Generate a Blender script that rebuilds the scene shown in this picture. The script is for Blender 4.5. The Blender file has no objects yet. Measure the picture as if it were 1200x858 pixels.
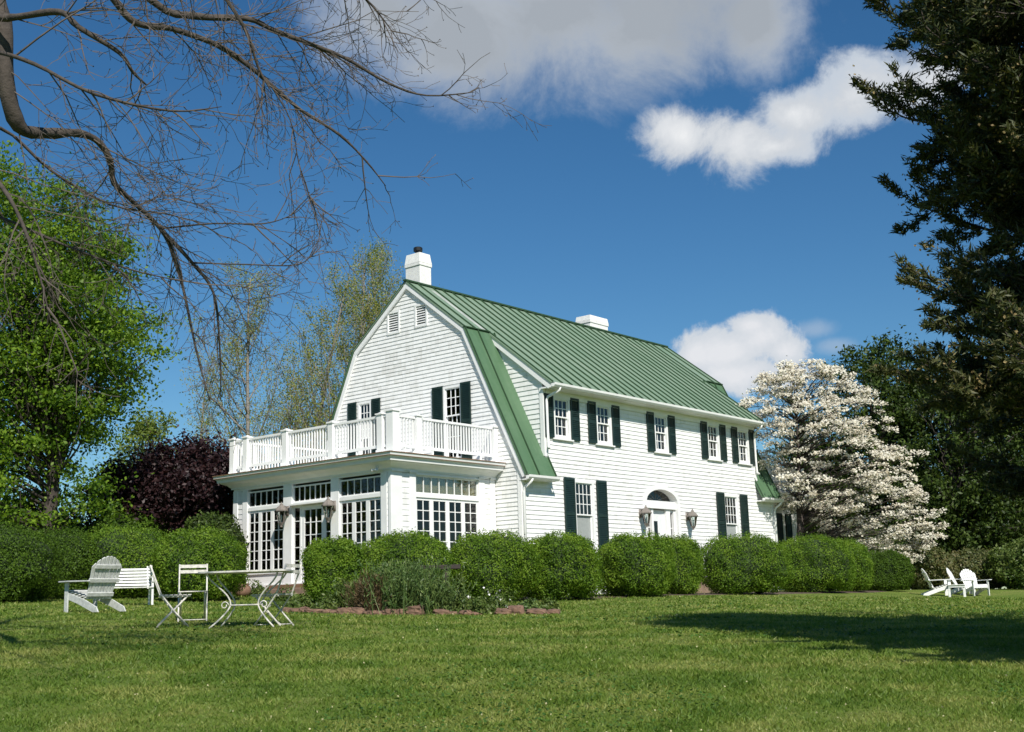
import bpy, bmesh, math, random
import numpy as np
from mathutils import Vector, Matrix

SC = bpy.context.scene
COL = SC.collection
random.seed(11)
RNG = np.random.default_rng(11)
R = math.radians

# ------------------------------------------------------------------ camera
F_PX = 1444.18                       # focal length in pixels of the 1200 px wide photograph
CAM = np.array((-27.3356, -22.4337, -0.6286))
YAW, PITCH, ROLL = 0.87933, 0.192623, -0.030747
_f = np.array((math.sin(YAW) * math.cos(PITCH), math.cos(YAW) * math.cos(PITCH), math.sin(PITCH)))
_r = np.array((math.cos(YAW), -math.sin(YAW), 0.0))
_u = np.cross(_r, _f)
CR = _r * math.cos(ROLL) + _u * math.sin(ROLL)
CU = -_r * math.sin(ROLL) + _u * math.cos(ROLL)
CF = _f
cam_data = bpy.data.cameras.new('camera')
cam = bpy.data.objects.new('camera', cam_data)
COL.objects.link(cam)
cam_data.sensor_width = 36.0
cam_data.lens = 36.0 * F_PX / 1200.0
cam_data.clip_end = 3000.0
m = Matrix.Identity(4)
for i in range(3):
    m[i][0], m[i][1], m[i][2], m[i][3] = CR[i], CU[i], -CF[i], CAM[i]
cam.matrix_world = m
SC.camera = cam

# ------------------------------------------------------------------ light
SUN = Vector((-0.61, -1.0, 1.10)).normalized()
SC.view_settings.view_transform = 'Standard'
SC.view_settings.look = 'None'
SC.view_settings.gamma = 1.0
SC.view_settings.exposure = 0.25
SC.view_settings.use_curve_mapping = False
SKY_STRENGTH = 0.066
sun_data = bpy.data.lights.new('sun', 'SUN')
sun_data.energy = 5.0
sun_data.angle = R(0.53)
sun_data.color = (1.0, 0.95, 0.87)
sun = bpy.data.objects.new('sun', sun_data)
sun.rotation_euler = SUN.to_track_quat('Z', 'Y').to_euler()
sun.location = (-40, -60, 60)
COL.objects.link(sun)


class NT:
    """small helper round a node tree"""
    def __init__(self, tree):
        self.t = tree
        self.n = tree.nodes
        self.l = tree.links

    def node(self, kind, **kw):
        n = self.n.new(kind)
        for k, v in kw.items():
            setattr(n, k, v)
        return n

    def put(self, sock, v):
        if v is None:
            return
        if hasattr(v, 'is_linked') or hasattr(v, 'links'):
            self.l.new(v, sock)
        else:
            sock.default_value = v

    def math(self, op, a, b=None, c=None, clamp=False):
        n = self.node('ShaderNodeMath', operation=op, use_clamp=clamp)
        self.put(n.inputs[0], a)
        if b is not None:
            self.put(n.inputs[1], b)
        if c is not None:
            self.put(n.inputs[2], c)
        return n.outputs[0]

    def vmath(self, op, a, b=None):
        n = self.node('ShaderNodeVectorMath', operation=op)
        self.put(n.inputs[0], a)
        if b is not None:
            self.put(n.inputs[1], b)
        return n.outputs['Value'] if op in ('DOT_PRODUCT', 'LENGTH') else n.outputs[0]

    def noise(self, vec, scale, detail=4, rough=0.55, dist=0.0, out=0):
        n = self.node('ShaderNodeTexNoise')
        self.put(n.inputs['Vector'], vec)
        n.inputs['Scale'].default_value = scale
        n.inputs['Detail'].default_value = detail
        n.inputs['Roughness'].default_value = rough
        n.inputs['Distortion'].default_value = dist
        return n.outputs[out]

    def ramp(self, fac, stops):
        n = self.node('ShaderNodeValToRGB')
        e = n.color_ramp.elements
        while len(e) < len(stops):
            e.new(0.5)
        for k, (p, c) in enumerate(stops):
            e[k].position = p
            e[k].color = (*c, 1.0) if len(c) == 3 else c
        self.put(n.inputs[0], fac)
        return n.outputs[0]

    def smooth(self, v, a, b):
        n = self.node('ShaderNodeMapRange', interpolation_type='SMOOTHSTEP')
        self.put(n.inputs[0], v)
        n.inputs[1].default_value = a
        n.inputs[2].default_value = b
        return n.outputs[0]

    def mix(self, fac, a, b, mode='MIX'):
        n = self.node('ShaderNodeMix', data_type='RGBA', blend_type=mode)
        self.put(n.inputs['Factor'], fac)
        ia = [s for s in n.inputs if s.name == 'A' and s.type == 'RGBA'][0]
        ib = [s for s in n.inputs if s.name == 'B' and s.type == 'RGBA'][0]
        for s, v in ((ia, a), (ib, b)):
            if isinstance(v, tuple) and len(v) == 3:
                v = (*v, 1.0)
            self.put(s, v)
        return [s for s in n.outputs if s.type == 'RGBA'][0]


def pix_dir(px, py):
    d = CF + CR * (px - 600) / F_PX - CU * (py - 429) / F_PX
    return d / np.linalg.norm(d)


def at(px, py, depth):
    """a point of the world from a photograph pixel and a depth in metres"""
    return CAM + depth * (CF + CR * (px - 600) / F_PX - CU * (py - 429) / F_PX)


# ------------------------------------------------------------------ world: Nishita sky with fair-weather clouds
world = bpy.data.worlds.new('World')
SC.world = world
world.use_nodes = True
W = NT(world.node_tree)
bg = W.n['Background']
sky = W.node('ShaderNodeTexSky', sky_type='NISHITA', sun_disc=False)
sky.sun_elevation = math.asin(SUN.z)
sky.sun_rotation = math.atan2(SUN.x, SUN.y)
sky.altitude = 200.0
sky.air_density = 1.0
sky.dust_density = 0.25
sky.ozone_density = 2.0
geo_dir = W.node('ShaderNodeTexCoord').outputs['Generated']
n_a = W.node('ShaderNodeTexNoise')
W.put(n_a.inputs['Vector'], geo_dir)
n_a.inputs['Scale'].default_value = 14.0
n_a.inputs['Detail'].default_value = 9.0
n_a.inputs['Roughness'].default_value = 0.66
n_a.inputs['Distortion'].default_value = 0.25
cl_noise = n_a.outputs[0]
cl_soft = W.noise(geo_dir, 5.0, 3, 0.5)


def cloud_mask(blobs, ragged, lo, hi):
    tot = None
    low = None
    for (px, py, rx, ry) in blobs:
        c = Vector(pix_dir(px, py))
        rx_, ry_ = rx / F_PX, ry / F_PX
        ri = Vector((c.y, -c.x, 0)).normalized()
        up = ri.cross(c)
        if up.z < 0:
            up = -up
        ex = W.math('DIVIDE', W.vmath('DOT_PRODUCT', geo_dir, tuple(ri)), rx_)
        # the blob is centred by subtracting c . up (= 0), so the dot products are already relative
        ey = W.math('DIVIDE', W.vmath('DOT_PRODUCT', geo_dir, tuple(up)), ry_)
        r2 = W.math('SQRT', W.math('ADD', W.math('MULTIPLY', ex, ex), W.math('MULTIPLY', ey, ey)))
        v = W.math('SUBTRACT', 1.0, r2)
        front = W.math('GREATER_THAN', W.vmath('DOT_PRODUCT', geo_dir, tuple(c)), 0.3)
        v = W.math('MULTIPLY_ADD', front, W.math('ADD', v, 5.0), -5.0)
        tot = v if tot is None else W.math('SMOOTH_MAX', tot, v, 0.35)
    v = W.math('ADD', tot, W.math('MULTIPLY', W.math('SUBTRACT', cl_noise, 0.5), ragged))
    return W.smooth(v, lo, hi), v


M1, V1 = cloud_mask([(450, 20, 110, 80), (540, 30, 130, 95), (640, 10, 190, 100), (760, 25, 150, 82), (880, 25, 70, 85), (700, -60, 300, 105)], 1.5, -0.15, 0.8)
M2, V2 = cloud_mask([(800, 160, 50, 34), (862, 165, 72, 48), (930, 132, 64, 34), (1005, 112, 64, 44), (1062, 106, 52, 38), (905, 172, 60, 28), (1095, 95, 40, 26)], 2.1, -0.12, 0.45)
M3, V3 = cloud_mask([(850, 412, 66, 32), (892, 396, 44, 30), (815, 415, 36, 30), (870, 440, 76, 28), (918, 412, 30, 22), (880, 382, 26, 16)], 2.3, -0.10, 0.30)
M4, V4 = cloud_mask([(955, 386, 34, 13), (980, 405, 30, 12)], 1.6, -0.1, 0.9)
body1 = W.ramp(W.math('MULTIPLY_ADD', W.math('SUBTRACT', cl_soft, 0.5), 1.6, V1), [(0.0, (0.62, 0.67, 0.74)), (0.4, (0.53, 0.57, 0.62)), (0.9, (0.40, 0.435, 0.475))])
body2 = W.ramp(W.math('MULTIPLY_ADD', W.math('SUBTRACT', cl_soft, 0.5), 2.4, V2), [(0.0, (0.58, 0.64, 0.72)), (0.3, (0.64, 0.675, 0.72)), (0.9, (0.88, 0.89, 0.90))])
body3 = W.ramp(V3, [(0.0, (0.60, 0.66, 0.74)), (0.3, (0.66, 0.70, 0.75)), (0.8, (0.80, 0.81, 0.84))])
hsv = W.node('ShaderNodeHueSaturation')
W.l.new(sky.outputs[0], hsv.inputs['Color'])
hsv.inputs['Saturation'].default_value = 1.27
hsv.inputs['Value'].default_value = 1.0
skyc = W.mix(1.0, hsv.outputs[0], (0.86, 1.09, 1.16), 'MULTIPLY')
K = 1.0 / SKY_STRENGTH / 1.19


def scaled(c, k):
    return W.mix(1.0, c, (k, k, k), 'MULTIPLY')


col = skyc
col = W.mix(W.math('MULTIPLY', M1, 0.93), col, scaled(body1, K))
col = W.mix(W.math('MULTIPLY', M2, 0.97), col, scaled(body2, K))
col = W.mix(W.math('MULTIPLY', M3, 0.97), col, scaled(body3, K))
col = W.mix(W.math('MULTIPLY', M4, 0.35), col, scaled(body2, K))
W.l.new(col, bg.inputs[0])
bg.inputs[1].default_value = SKY_STRENGTH
# ------------------------------------------------------------------ object helpers
def tag(o, label=None, cat=None, group=None, kind=None):
    if label: o['label'] = label
    if cat: o['category'] = cat
    if group: o['group'] = group
    if kind: o['kind'] = kind
    return o


def thing(name, label, cat, loc=(0, 0, 0), rz=0.0, group=None):
    o = bpy.data.objects.new(name, None)
    o.empty_display_size = 0.2
    o.location = loc
    o.rotation_euler = (0, 0, rz)
    COL.objects.link(o)
    return tag(o, label, cat, group)


def copy_tree(o, parent=None):
    c = o.copy()
    COL.objects.link(c)
    if parent is not None:
        c.parent = parent
    for ch in list(o.children):
        copy_tree(ch, c)
    return c


def frame(o, a, n, up=(0, 0, 1)):
    """matrix of a local frame: s along a, t along n, z along up"""
    M = Matrix.Identity(4)
    for i in range(3):
        M[i][0], M[i][1], M[i][2], M[i][3] = a[i], n[i], up[i], o[i]
    return M


class MB:
    """collects shapes and links them as one mesh object"""
    def __init__(self, M=None):
        self.v = []
        self.f = []
        self.M = M

    def add(self, vs, fs):
        b = len(self.v)
        if self.M is not None:
            vs = [tuple(self.M @ Vector(p)) for p in vs]
        self.v += [tuple(p) for p in vs]
        self.f += [tuple(b + i for i in f) for f in fs]
        return self

    def box(self, x0, x1, y0, y1, z0, z1):
        return self.add([(x0, y0, z0), (x1, y0, z0), (x1, y1, z0), (x0, y1, z0), (x0, y0, z1), (x1, y0, z1), (x1, y1, z1), (x0, y1, z1)],
                        [(0, 3, 2, 1), (4, 5, 6, 7), (0, 1, 5, 4), (1, 2, 6, 5), (2, 3, 7, 6), (3, 0, 4, 7)])

    def bar(self, p, q, w, h, up=(0, 0, 1)):
        p, q = Vector(p), Vector(q)
        d = (q - p).normalized()
        s = d.cross(Vector(up))
        if s.length < 1e-4:
            s = d.cross(Vector((1, 0, 0)))
        s.normalize()
        u = s.cross(d)
        s *= w / 2
        u *= h / 2
        vs = [p - s - u, p + s - u, p + s + u, p - s + u, q - s - u, q + s - u, q + s + u, q - s + u]
        return self.add(vs, [(0, 3, 2, 1), (4, 5, 6, 7), (0, 1, 5, 4), (1, 2, 6, 5), (2, 3, 7, 6), (3, 0, 4, 7)])

    def prism(self, poly, d, cap=True):
        """poly: list of 3D points (planar); d: extrusion vector"""
        n = len(poly)
        d = Vector(d)
        a = [Vector(p) for p in poly]
        vs = a + [p + d for p in a]
        fs = [(i, (i + 1) % n, n + (i + 1) % n, n + i) for i in range(n)]
        if cap:
            fs += [tuple(range(n))[::-1], tuple(range(n, 2 * n))]
        return self.add(vs, fs)

    def tube(self, pts, rad, n=6, cap=True):
        pts = [Vector(p) for p in pts]
        k = len(pts)
        if not hasattr(rad, '__len__'):
            rad = [rad] * k
        vs, fs = [], []
        ref = None
        for i, p in enumerate(pts):
            d = (pts[min(i + 1, k - 1)] - pts[max(i - 1, 0)])
            if d.length < 1e-9:
                d = Vector((0, 0, 1))
            d.normalize()
            if ref is None:
                ref = d.orthogonal().normalized()
            ref = (ref - d * ref.dot(d))
            if ref.length < 1e-6:
                ref = d.orthogonal()
            ref.normalize()
            b = d.cross(ref)
            for j in range(n):
                a = 2 * math.pi * j / n
                vs.append(p + (ref * math.cos(a) + b * math.sin(a)) * rad[i])
        for i in range(k - 1):
            for j in range(n):
                fs.append((i * n + j, i * n + (j + 1) % n, (i + 1) * n + (j + 1) % n, (i + 1) * n + j))
        if cap:
            fs.append(tuple(range(n))[::-1])
            fs.append(tuple(range((k - 1) * n, k * n)))
        return self.add(vs, fs)

    def lathe(self, prof, c=(0, 0, 0), n=16):
        vs, fs = [], []
        for (r, z) in prof:
            for j in range(n):
                a = 2 * math.pi * j / n
                vs.append((c[0] + r * math.cos(a), c[1] + r * math.sin(a), c[2] + z))
        for i in range(len(prof) - 1):
            for j in range(n):
                fs.append((i * n + j, i * n + (j + 1) % n, (i + 1) * n + (j + 1) % n, (i + 1) * n + j))
        fs.append(tuple(range(n))[::-1])
        fs.append(tuple(range((len(prof) - 1) * n, len(prof) * n)))
        return self.add(vs, fs)

    def build(self, name, mat, parent=None, smooth=False, bevel=0.0, recalc=True, label=None):
        me = bpy.data.meshes.new(name)
        me.from_pydata(self.v, [], self.f)
        if recalc:
            bm = bmesh.new()
            bm.from_mesh(me)
            bmesh.ops.recalc_face_normals(bm, faces=bm.faces)
            bm.to_mesh(me)
            bm.free()
        if smooth:
            me.polygons.foreach_set('use_smooth', [True] * len(me.polygons))
        if mat is not None:
            me.materials.append(mat)
        o = bpy.data.objects.new(name, me)
        COL.objects.link(o)
        if parent is not None:
            o.parent = parent
        if bevel:
            md = o.modifiers.new('bevel', 'BEVEL')
            md.width = bevel
            md.segments = 2
            md.limit_method = 'ANGLE'
        if label:
            o['label'] = label
        return o


def np_mesh(name, verts, k, mat, parent=None, smooth=False):
    """verts (N*k,3): N separate polygons of k corners each"""
    n = len(verts) // k
    me = bpy.data.meshes.new(name)
    me.vertices.add(n * k)
    me.vertices.foreach_set('co', np.ascontiguousarray(verts, dtype=np.float32).ravel())
    me.loops.add(n * k)
    me.loops.foreach_set('vertex_index', np.arange(n * k, dtype=np.int32))
    me.polygons.add(n)
    me.polygons.foreach_set('loop_start', np.arange(0, n * k, k, dtype=np.int32))
    me.polygons.foreach_set('loop_total', np.full(n, k, dtype=np.int32))
    me.update(calc_edges=True)
    if mat is not None:
        me.materials.append(mat)
    o = bpy.data.objects.new(name, me)
    COL.objects.link(o)
    if parent is not None:
        o.parent = parent
    return o


def leaf_verts(c, size, aspect=0.6, normal=None, nspread=1.0, along=None, fold=0.0):
    """diamond leaves round centres c (N,3)"""
    n = len(c)
    rnd = RNG.normal(size=(n, 3))
    rnd /= np.linalg.norm(rnd, axis=1, keepdims=True) + 1e-9
    nv = rnd if normal is None else normal + rnd * nspread
    nv /= np.linalg.norm(nv, axis=1, keepdims=True) + 1e-9
    t = RNG.normal(size=(n, 3)) if along is None else along + RNG.normal(size=(n, 3)) * 0.35
    t -= nv * (t * nv).sum(1, keepdims=True)
    t /= np.linalg.norm(t, axis=1, keepdims=True) + 1e-9
    b = np.cross(nv, t)
    s = (np.broadcast_to(size, (n,)) * 0.5)[:, None]
    out = np.empty((n, 4, 3))
    out[:, 0] = c - t * s
    out[:, 1] = c + b * s * aspect - t * s * 0.1
    out[:, 2] = c + t * s
    out[:, 3] = c - b * s * aspect - t * s * 0.1
    return out.reshape(-1, 3)


# ------------------------------------------------------------------ materials
MAT = {}


def material(name):
    mt = bpy.data.materials.new(name)
    mt.use_nodes = True
    T = NT(mt.node_tree)
    p = T.n['Principled BSDF']
    MAT[name] = mt
    return mt, T, p


def simple(name, colr, rough=0.6, var=0.12, scale=6.0, bump=0.0, bscale=60.0, metal=0.0, spec=0.5):
    mt, T, p = material(name)
    co = T.node('ShaderNodeTexCoord').outputs['Object']
    nz = T.noise(co, scale, 5, 0.6)
    lo = tuple(c * (1 - var) for c in colr)
    hi = tuple(min(1, c * (1 + var)) for c in colr)
    T.l.new(T.ramp(nz, [(0.3, lo), (0.7, hi)]), p.inputs['Base Color'])
    p.inputs['Roughness'].default_value = rough
    p.inputs['Metallic'].default_value = metal
    p.inputs['Specular IOR Level'].default_value = spec
    if bump:
        b = T.node('ShaderNodeBump')
        b.inputs['Strength'].default_value = bump
        b.inputs['Distance'].default_value = 0.01
        T.l.new(T.noise(co, bscale, 4, 0.6), b.inputs['Height'])
        T.l.new(b.outputs[0], p.inputs['Normal'])
    return mt


def leafmat(name, cols, trans=0.35, rough=0.5, tcol=None, spec=0.3, nscale=0.9, patch=0.35):
    """leaf colours vary per leaf (island) and by clump (noise)"""
    mt, T, p = material(name)
    isl = T.node('ShaderNodeNewGeometry').outputs['Random Per Island']
    co = T.node('ShaderNodeTexCoord').outputs['Object']
    nz = T.noise(co, nscale, 3, 0.6)
    nz = T.smooth(nz, 0.28, 0.72)
    f = T.math('ADD', T.math('MULTIPLY', isl, 1.0 - patch), T.math('MULTIPLY', nz, patch))
    k = len(cols)
    c = T.ramp(f, [(0.12 + 0.7 * i / max(1, k - 1), cc) for i, cc in enumerate(cols)])
    T.l.new(c, p.inputs['Base Color'])
    p.inputs['Roughness'].default_value = rough
    p.inputs['Specular IOR Level'].default_value = spec
    if trans > 0:
        tr = T.node('ShaderNodeBsdfTranslucent')
        T.l.new(T.mix(1.0, c, tcol or (1.25, 1.2, 0.6), 'MULTIPLY'), tr.inputs[0])
        mx = T.node('ShaderNodeMixShader')
        mx.inputs[0].default_value = trans
        T.l.new(p.outputs[0], mx.inputs[1])
        T.l.new(tr.outputs[0], mx.inputs[2])
        T.l.new(mx.outputs[0], T.n['Material Output'].inputs[0])
    return mt


def siding_mat():
    mt, T, p = material('white_siding')
    co = T.node('ShaderNodeTexCoord').outputs['Object']
    big = T.noise(co, 0.5, 4, 0.6)
    mp = T.node('ShaderNodeMapping')
    mp.inputs['Scale'].default_value = (5.0, 5.0, 0.6)
    T.l.new(co, mp.inputs[0])
    streak = T.noise(mp.outputs[0], 2.0, 5, 0.65)
    mp2 = T.node('ShaderNodeMapping')
    mp2.inputs['Scale'].default_value = (5.5, 5.5, 7.8)
    T.l.new(co, mp2.inputs[0])
    vor = T.node('ShaderNodeTexWhiteNoise', noise_dimensions='3D')
    fl = T.vmath('FLOOR', mp2.outputs[0])
    T.l.new(fl, vor.inputs[0])
    f = T.math('ADD', T.math('MULTIPLY', big, 0.35), T.math('ADD', T.math('MULTIPLY', streak, 0.40), T.math('MULTIPLY', vor.outputs[0], 0.25)))
    c = T.ramp(f, [(0.25, (0.60, 0.595, 0.565)), (0.48, (0.78, 0.78, 0.765)), (0.75, (0.83, 0.83, 0.82))])
    T.l.new(c, p.inputs['Base Color'])
    p.inputs['Roughness'].default_value = 0.6
    p.inputs['Specular IOR Level'].default_value = 0.3
    b = T.node('ShaderNodeBump')
    b.inputs['Strength'].default_value = 0.35
    b.inputs['Distance'].default_value = 0.01
    T.l.new(streak, b.inputs['Height'])
    T.l.new(b.outputs[0], p.inputs['Normal'])


def roof_mat(name, cols):
    mt, T, p = material(name)
    co = T.node('ShaderNodeTexCoord').outputs['Object']
    mp = T.node('ShaderNodeMapping')
    mp.inputs['Scale'].default_value = (1.9, 0.25, 0.25)
    T.l.new(co, mp.inputs[0])
    st = T.noise(mp.outputs[0], 2.2, 6, 0.65)
    bl = T.noise(co, 0.7, 3, 0.5)
    fine = T.noise(co, 9.0, 4, 0.7)
    f = T.math('ADD', T.math('MULTIPLY', st, 0.45), T.math('ADD', T.math('MULTIPLY', bl, 0.3), T.math('MULTIPLY', fine, 0.25)))
    c = T.ramp(f, cols)
    T.l.new(c, p.inputs['Base Color'])
    p.inputs['Roughness'].default_value = 0.5
    p.inputs['Specular IOR Level'].default_value = 0.4


def glass_mat(name, tint, refl=1.0):
    mt, T, p = material(name)
    T.n.remove(p)
    tr = T.node('ShaderNodeBsdfTransparent')
    tr.inputs[0].default_value = (*tint, 1)
    gl = T.node('ShaderNodeBsdfGlossy')
    gl.inputs['Roughness'].default_value = 0.015
    co = T.node('ShaderNodeTexCoord').outputs['Object']
    b = T.node('ShaderNodeBump')
    b.inputs['Strength'].default_value = 0.06
    b.inputs['Distance'].default_value = 0.02
    T.l.new(T.noise(co, 3.0, 2, 0.5), b.inputs['Height'])
    T.l.new(b.outputs[0], gl.inputs['Normal'])
    fr = T.node('ShaderNodeFresnel')
    fr.inputs[0].default_value = 1.52
    mx = T.node('ShaderNodeMixShader')
    T.l.new(T.math('MULTIPLY_ADD', fr.outputs[0], 1.3 * refl, 0.02, clamp=True), mx.inputs[0])
    T.l.new(tr.outputs[0], mx.inputs[1])
    T.l.new(gl.outputs[0], mx.inputs[2])
    T.l.new(mx.outputs[0], T.n['Material Output'].inputs[0])


siding_mat()
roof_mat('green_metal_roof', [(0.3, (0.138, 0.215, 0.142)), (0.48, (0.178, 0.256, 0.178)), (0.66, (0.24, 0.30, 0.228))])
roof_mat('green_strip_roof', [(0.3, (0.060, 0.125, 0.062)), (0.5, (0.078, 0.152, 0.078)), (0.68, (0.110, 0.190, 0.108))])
glass_mat('window_glass', (0.82, 0.88, 0.86))
glass_mat('clear_glass', (0.86, 0.88, 0.84), 0.35)
glass_mat('dark_glass', (0.42, 0.47, 0.45), 0.9)
simple('white_paint', (0.80, 0.80, 0.785), 0.45, 0.05, 3.0)
simple('white_brick', (0.76, 0.75, 0.73), 0.8, 0.10, 9.0, 0.6, 40.0)
simple('shutter_green', (0.010, 0.026, 0.022), 0.45, 0.25, 5.0)
simple('galvanised', (0.44, 0.47, 0.42), 0.5, 0.2, 3.0, metal=0.2)
simple('seam_green', (0.030, 0.070, 0.030), 0.6, 0.15, 5.0)
simple('copper_brown', (0.19, 0.11, 0.065), 0.5, 0.2, 6.0)
simple('curtain', (0.62, 0.61, 0.56), 0.9, 0.10, 12.0)
simple('blind', (0.52, 0.43, 0.25), 0.8, 0.12, 8.0)
simple('screen', (0.30, 0.32, 0.31), 0.7, 0.1, 12.0)
simple('door_paint', (0.74, 0.75, 0.75), 0.45, 0.04, 4.0)
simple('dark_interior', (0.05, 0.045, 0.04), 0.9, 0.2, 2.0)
simple('floor_wood', (0.16, 0.10, 0.055), 0.6, 0.2, 4.0)
simple('ceiling', (0.55, 0.54, 0.50), 0.9, 0.03, 2.0)
simple('lead', (0.20, 0.175, 0.155), 0.55, 0.3, 8.0, metal=0.1)
simple('dark_metal', (0.03, 0.03, 0.03), 0.4, 0.3, 8.0, metal=0.6)
simple('iron_white', (0.60, 0.58, 0.52), 0.55, 0.28, 22.0)
simple('chair_white', (0.73, 0.73, 0.70), 0.55, 0.12, 11.0, 0.2, 50.0)
simple('weathered_white', (0.52, 0.53, 0.51), 0.65, 0.22, 14.0, 0.4, 60.0)
simple('brown_plank', (0.030, 0.021, 0.016), 0.7, 0.3, 9.0, 0.3, 40.0)
simple('stone_red', (0.155, 0.092, 0.062), 0.95, 0.55, 7.0, 0.8, 25.0)
simple('step_stone', (0.23, 0.155, 0.115), 0.85, 0.3, 5.0, 0.6, 25.0)
simple('terracotta', (0.20, 0.115, 0.075), 0.8, 0.3, 7.0, 0.5, 20.0)
simple('bark_grey', (0.145, 0.118, 0.092), 0.9, 0.35, 14.0, 0.9, 30.0)
simple('bark_pale', (0.20, 0.185, 0.165), 0.9, 0.3, 14.0, 0.6, 30.0)
simple('bark_limb', (0.058, 0.047, 0.039), 0.9, 0.4, 14.0, 0.9, 30.0)
simple('bark_dark', (0.055, 0.043, 0.036), 0.9, 0.35, 10.0, 0.9, 30.0)
simple('bark_twig', (0.10, 0.08, 0.066), 0.85, 0.3, 9.0)
simple('soil', (0.075, 0.052, 0.036), 0.95, 0.35, 9.0, 0.8, 30.0)
simple('bush_core', (0.022, 0.042, 0.008), 0.95, 0.3, 9.0)
simple('flower_white', (0.75, 0.75, 0.72), 0.7, 0.08, 9.0)
leafmat('maple_leaf', [(0.035, 0.085, 0.009), (0.10, 0.19, 0.014), (0.22, 0.34, 0.030)], 0.5)
leafmat('young_leaf', [(0.085, 0.14, 0.018), (0.15, 0.21, 0.035), (0.20, 0.25, 0.06)], 0.4)
leafmat('purple_leaf', [(0.014, 0.007, 0.009), (0.025, 0.011, 0.013), (0.044, 0.019, 0.019)], 0.15, 0.5, (1.4, 0.7, 0.6))
leafmat('bud_leaf', [(0.15, 0.19, 0.03), (0.22, 0.26, 0.05), (0.30, 0.28, 0.08)], 0.35)
leafmat('boxwood_leaf', [(0.042, 0.092, 0.009), (0.105, 0.195, 0.016), (0.20, 0.30, 0.032)], 0.36, 0.5, None, 0.15, nscale=2.2, patch=0.5)
leafmat('boxwood_dark_leaf', [(0.030, 0.060, 0.008), (0.062, 0.120, 0.012), (0.10, 0.17, 0.018)], 0.3, 0.5, None, 0.15)  # darker boxwood leaves; on the left hedge they paint in tree shade
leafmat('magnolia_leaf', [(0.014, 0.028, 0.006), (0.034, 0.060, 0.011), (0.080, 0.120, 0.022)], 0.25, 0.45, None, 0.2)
leafmat('conifer_leaf', [(0.020, 0.032, 0.010), (0.055, 0.070, 0.021), (0.115, 0.115, 0.040)], 0.22, 0.55)
leafmat('cone', [(0.14, 0.10, 0.04), (0.22, 0.165, 0.07), (0.30, 0.23, 0.10)], 0.0, 0.7)
leafmat('dogwood_petal', [(0.70, 0.64, 0.53), (0.82, 0.78, 0.67), (0.88, 0.86, 0.77)], 0.45, 0.6, (1.0, 0.95, 0.85))
leafmat('dogwood_leaf', [(0.05, 0.08, 0.015), (0.09, 0.13, 0.03)], 0.3)
leafmat('shrub_leaf', [(0.060, 0.085, 0.024), (0.10, 0.115, 0.036), (0.16, 0.14, 0.06)], 0.25)
leafmat('lavender_leaf', [(0.042, 0.085, 0.020), (0.082, 0.140, 0.036), (0.16, 0.215, 0.062)], 0.2)
leafmat('dry_grass', [(0.09, 0.065, 0.032), (0.15, 0.105, 0.052)], 0.3)
leafmat('herb_leaf', [(0.045, 0.085, 0.016), (0.085, 0.135, 0.024), (0.15, 0.19, 0.05)], 0.3)
leafmat('grass_blade', [(0.074, 0.145, 0.017), (0.150, 0.232, 0.032), (0.31, 0.33, 0.095)], 0.4, 0.5, nscale=1.3, patch=0.62)
leafmat('wood_far', [(0.020, 0.038, 0.010), (0.040, 0.066, 0.016), (0.065, 0.09, 0.024)], 0.2)


def lawn_mat():
    mt, T, p = material('lawn')
    co = T.node('ShaderNodeTexCoord').outputs['Object']
    a = T.noise(co, 0.5, 5, 0.65)
    b = T.noise(co, 2.2, 5, 0.65)
    c_ = T.noise(co, 14.0, 5, 0.7)
    d = T.noise(co, 70.0, 3, 0.7)
    mp = T.node('ShaderNodeMapping')
    mp.inputs['Rotation'].default_value = (0, 0, 0.5)
    mp.inputs['Scale'].default_value = (0.35, 1.5, 1.0)
    T.l.new(co, mp.inputs[0])
    mow = T.noise(mp.outputs[0], 1.1, 3, 0.6)
    worn = T.smooth(T.noise(co, 0.8, 4, 0.7), 0.60, 0.74)
    f = T.math('ADD', T.math('ADD', T.math('MULTIPLY', a, 0.4), T.math('MULTIPLY', b, 0.25)), T.math('ADD', T.math('MULTIPLY', c_, 0.25), T.math('MULTIPLY', d, 0.2)))
    c = T.ramp(f, [(0.34, (0.072, 0.135, 0.018)), (0.45, (0.125, 0.205, 0.030)), (0.55, (0.175, 0.245, 0.042)), (0.66, (0.28, 0.28, 0.09))])
    c = T.mix(T.math('MULTIPLY', T.smooth(mow, 0.45, 0.7), 0.2), c, (0.21, 0.27, 0.06))
    c = T.mix(T.math('MULTIPLY', worn, 0.45), c, (0.26, 0.21, 0.10))
    T.l.new(c, p.inputs['Base Color'])
    p.inputs['Roughness'].default_value = 0.85
    p.inputs['Specular IOR Level'].default_value = 0.15
    bp = T.node('ShaderNodeBump')
    bp.inputs['Strength'].default_value = 0.9
    bp.inputs['Distance'].default_value = 0.06
    T.l.new(T.math('ADD', T.math('MULTIPLY', c_, 0.6), d), bp.inputs['Height'])
    T.l.new(bp.outputs[0], p.inputs['Normal'])


lawn_mat()
# ------------------------------------------------------------------ the ground: lawn climbing gently to the house
def dl(d, l):
    """a ground position from distance ahead and to the right of the photographer"""
    f = np.array((math.sin(YAW), math.cos(YAW)))
    r = np.array((math.cos(YAW), -math.sin(YAW)))
    return CAM[:2] + f * d + r * l


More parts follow.
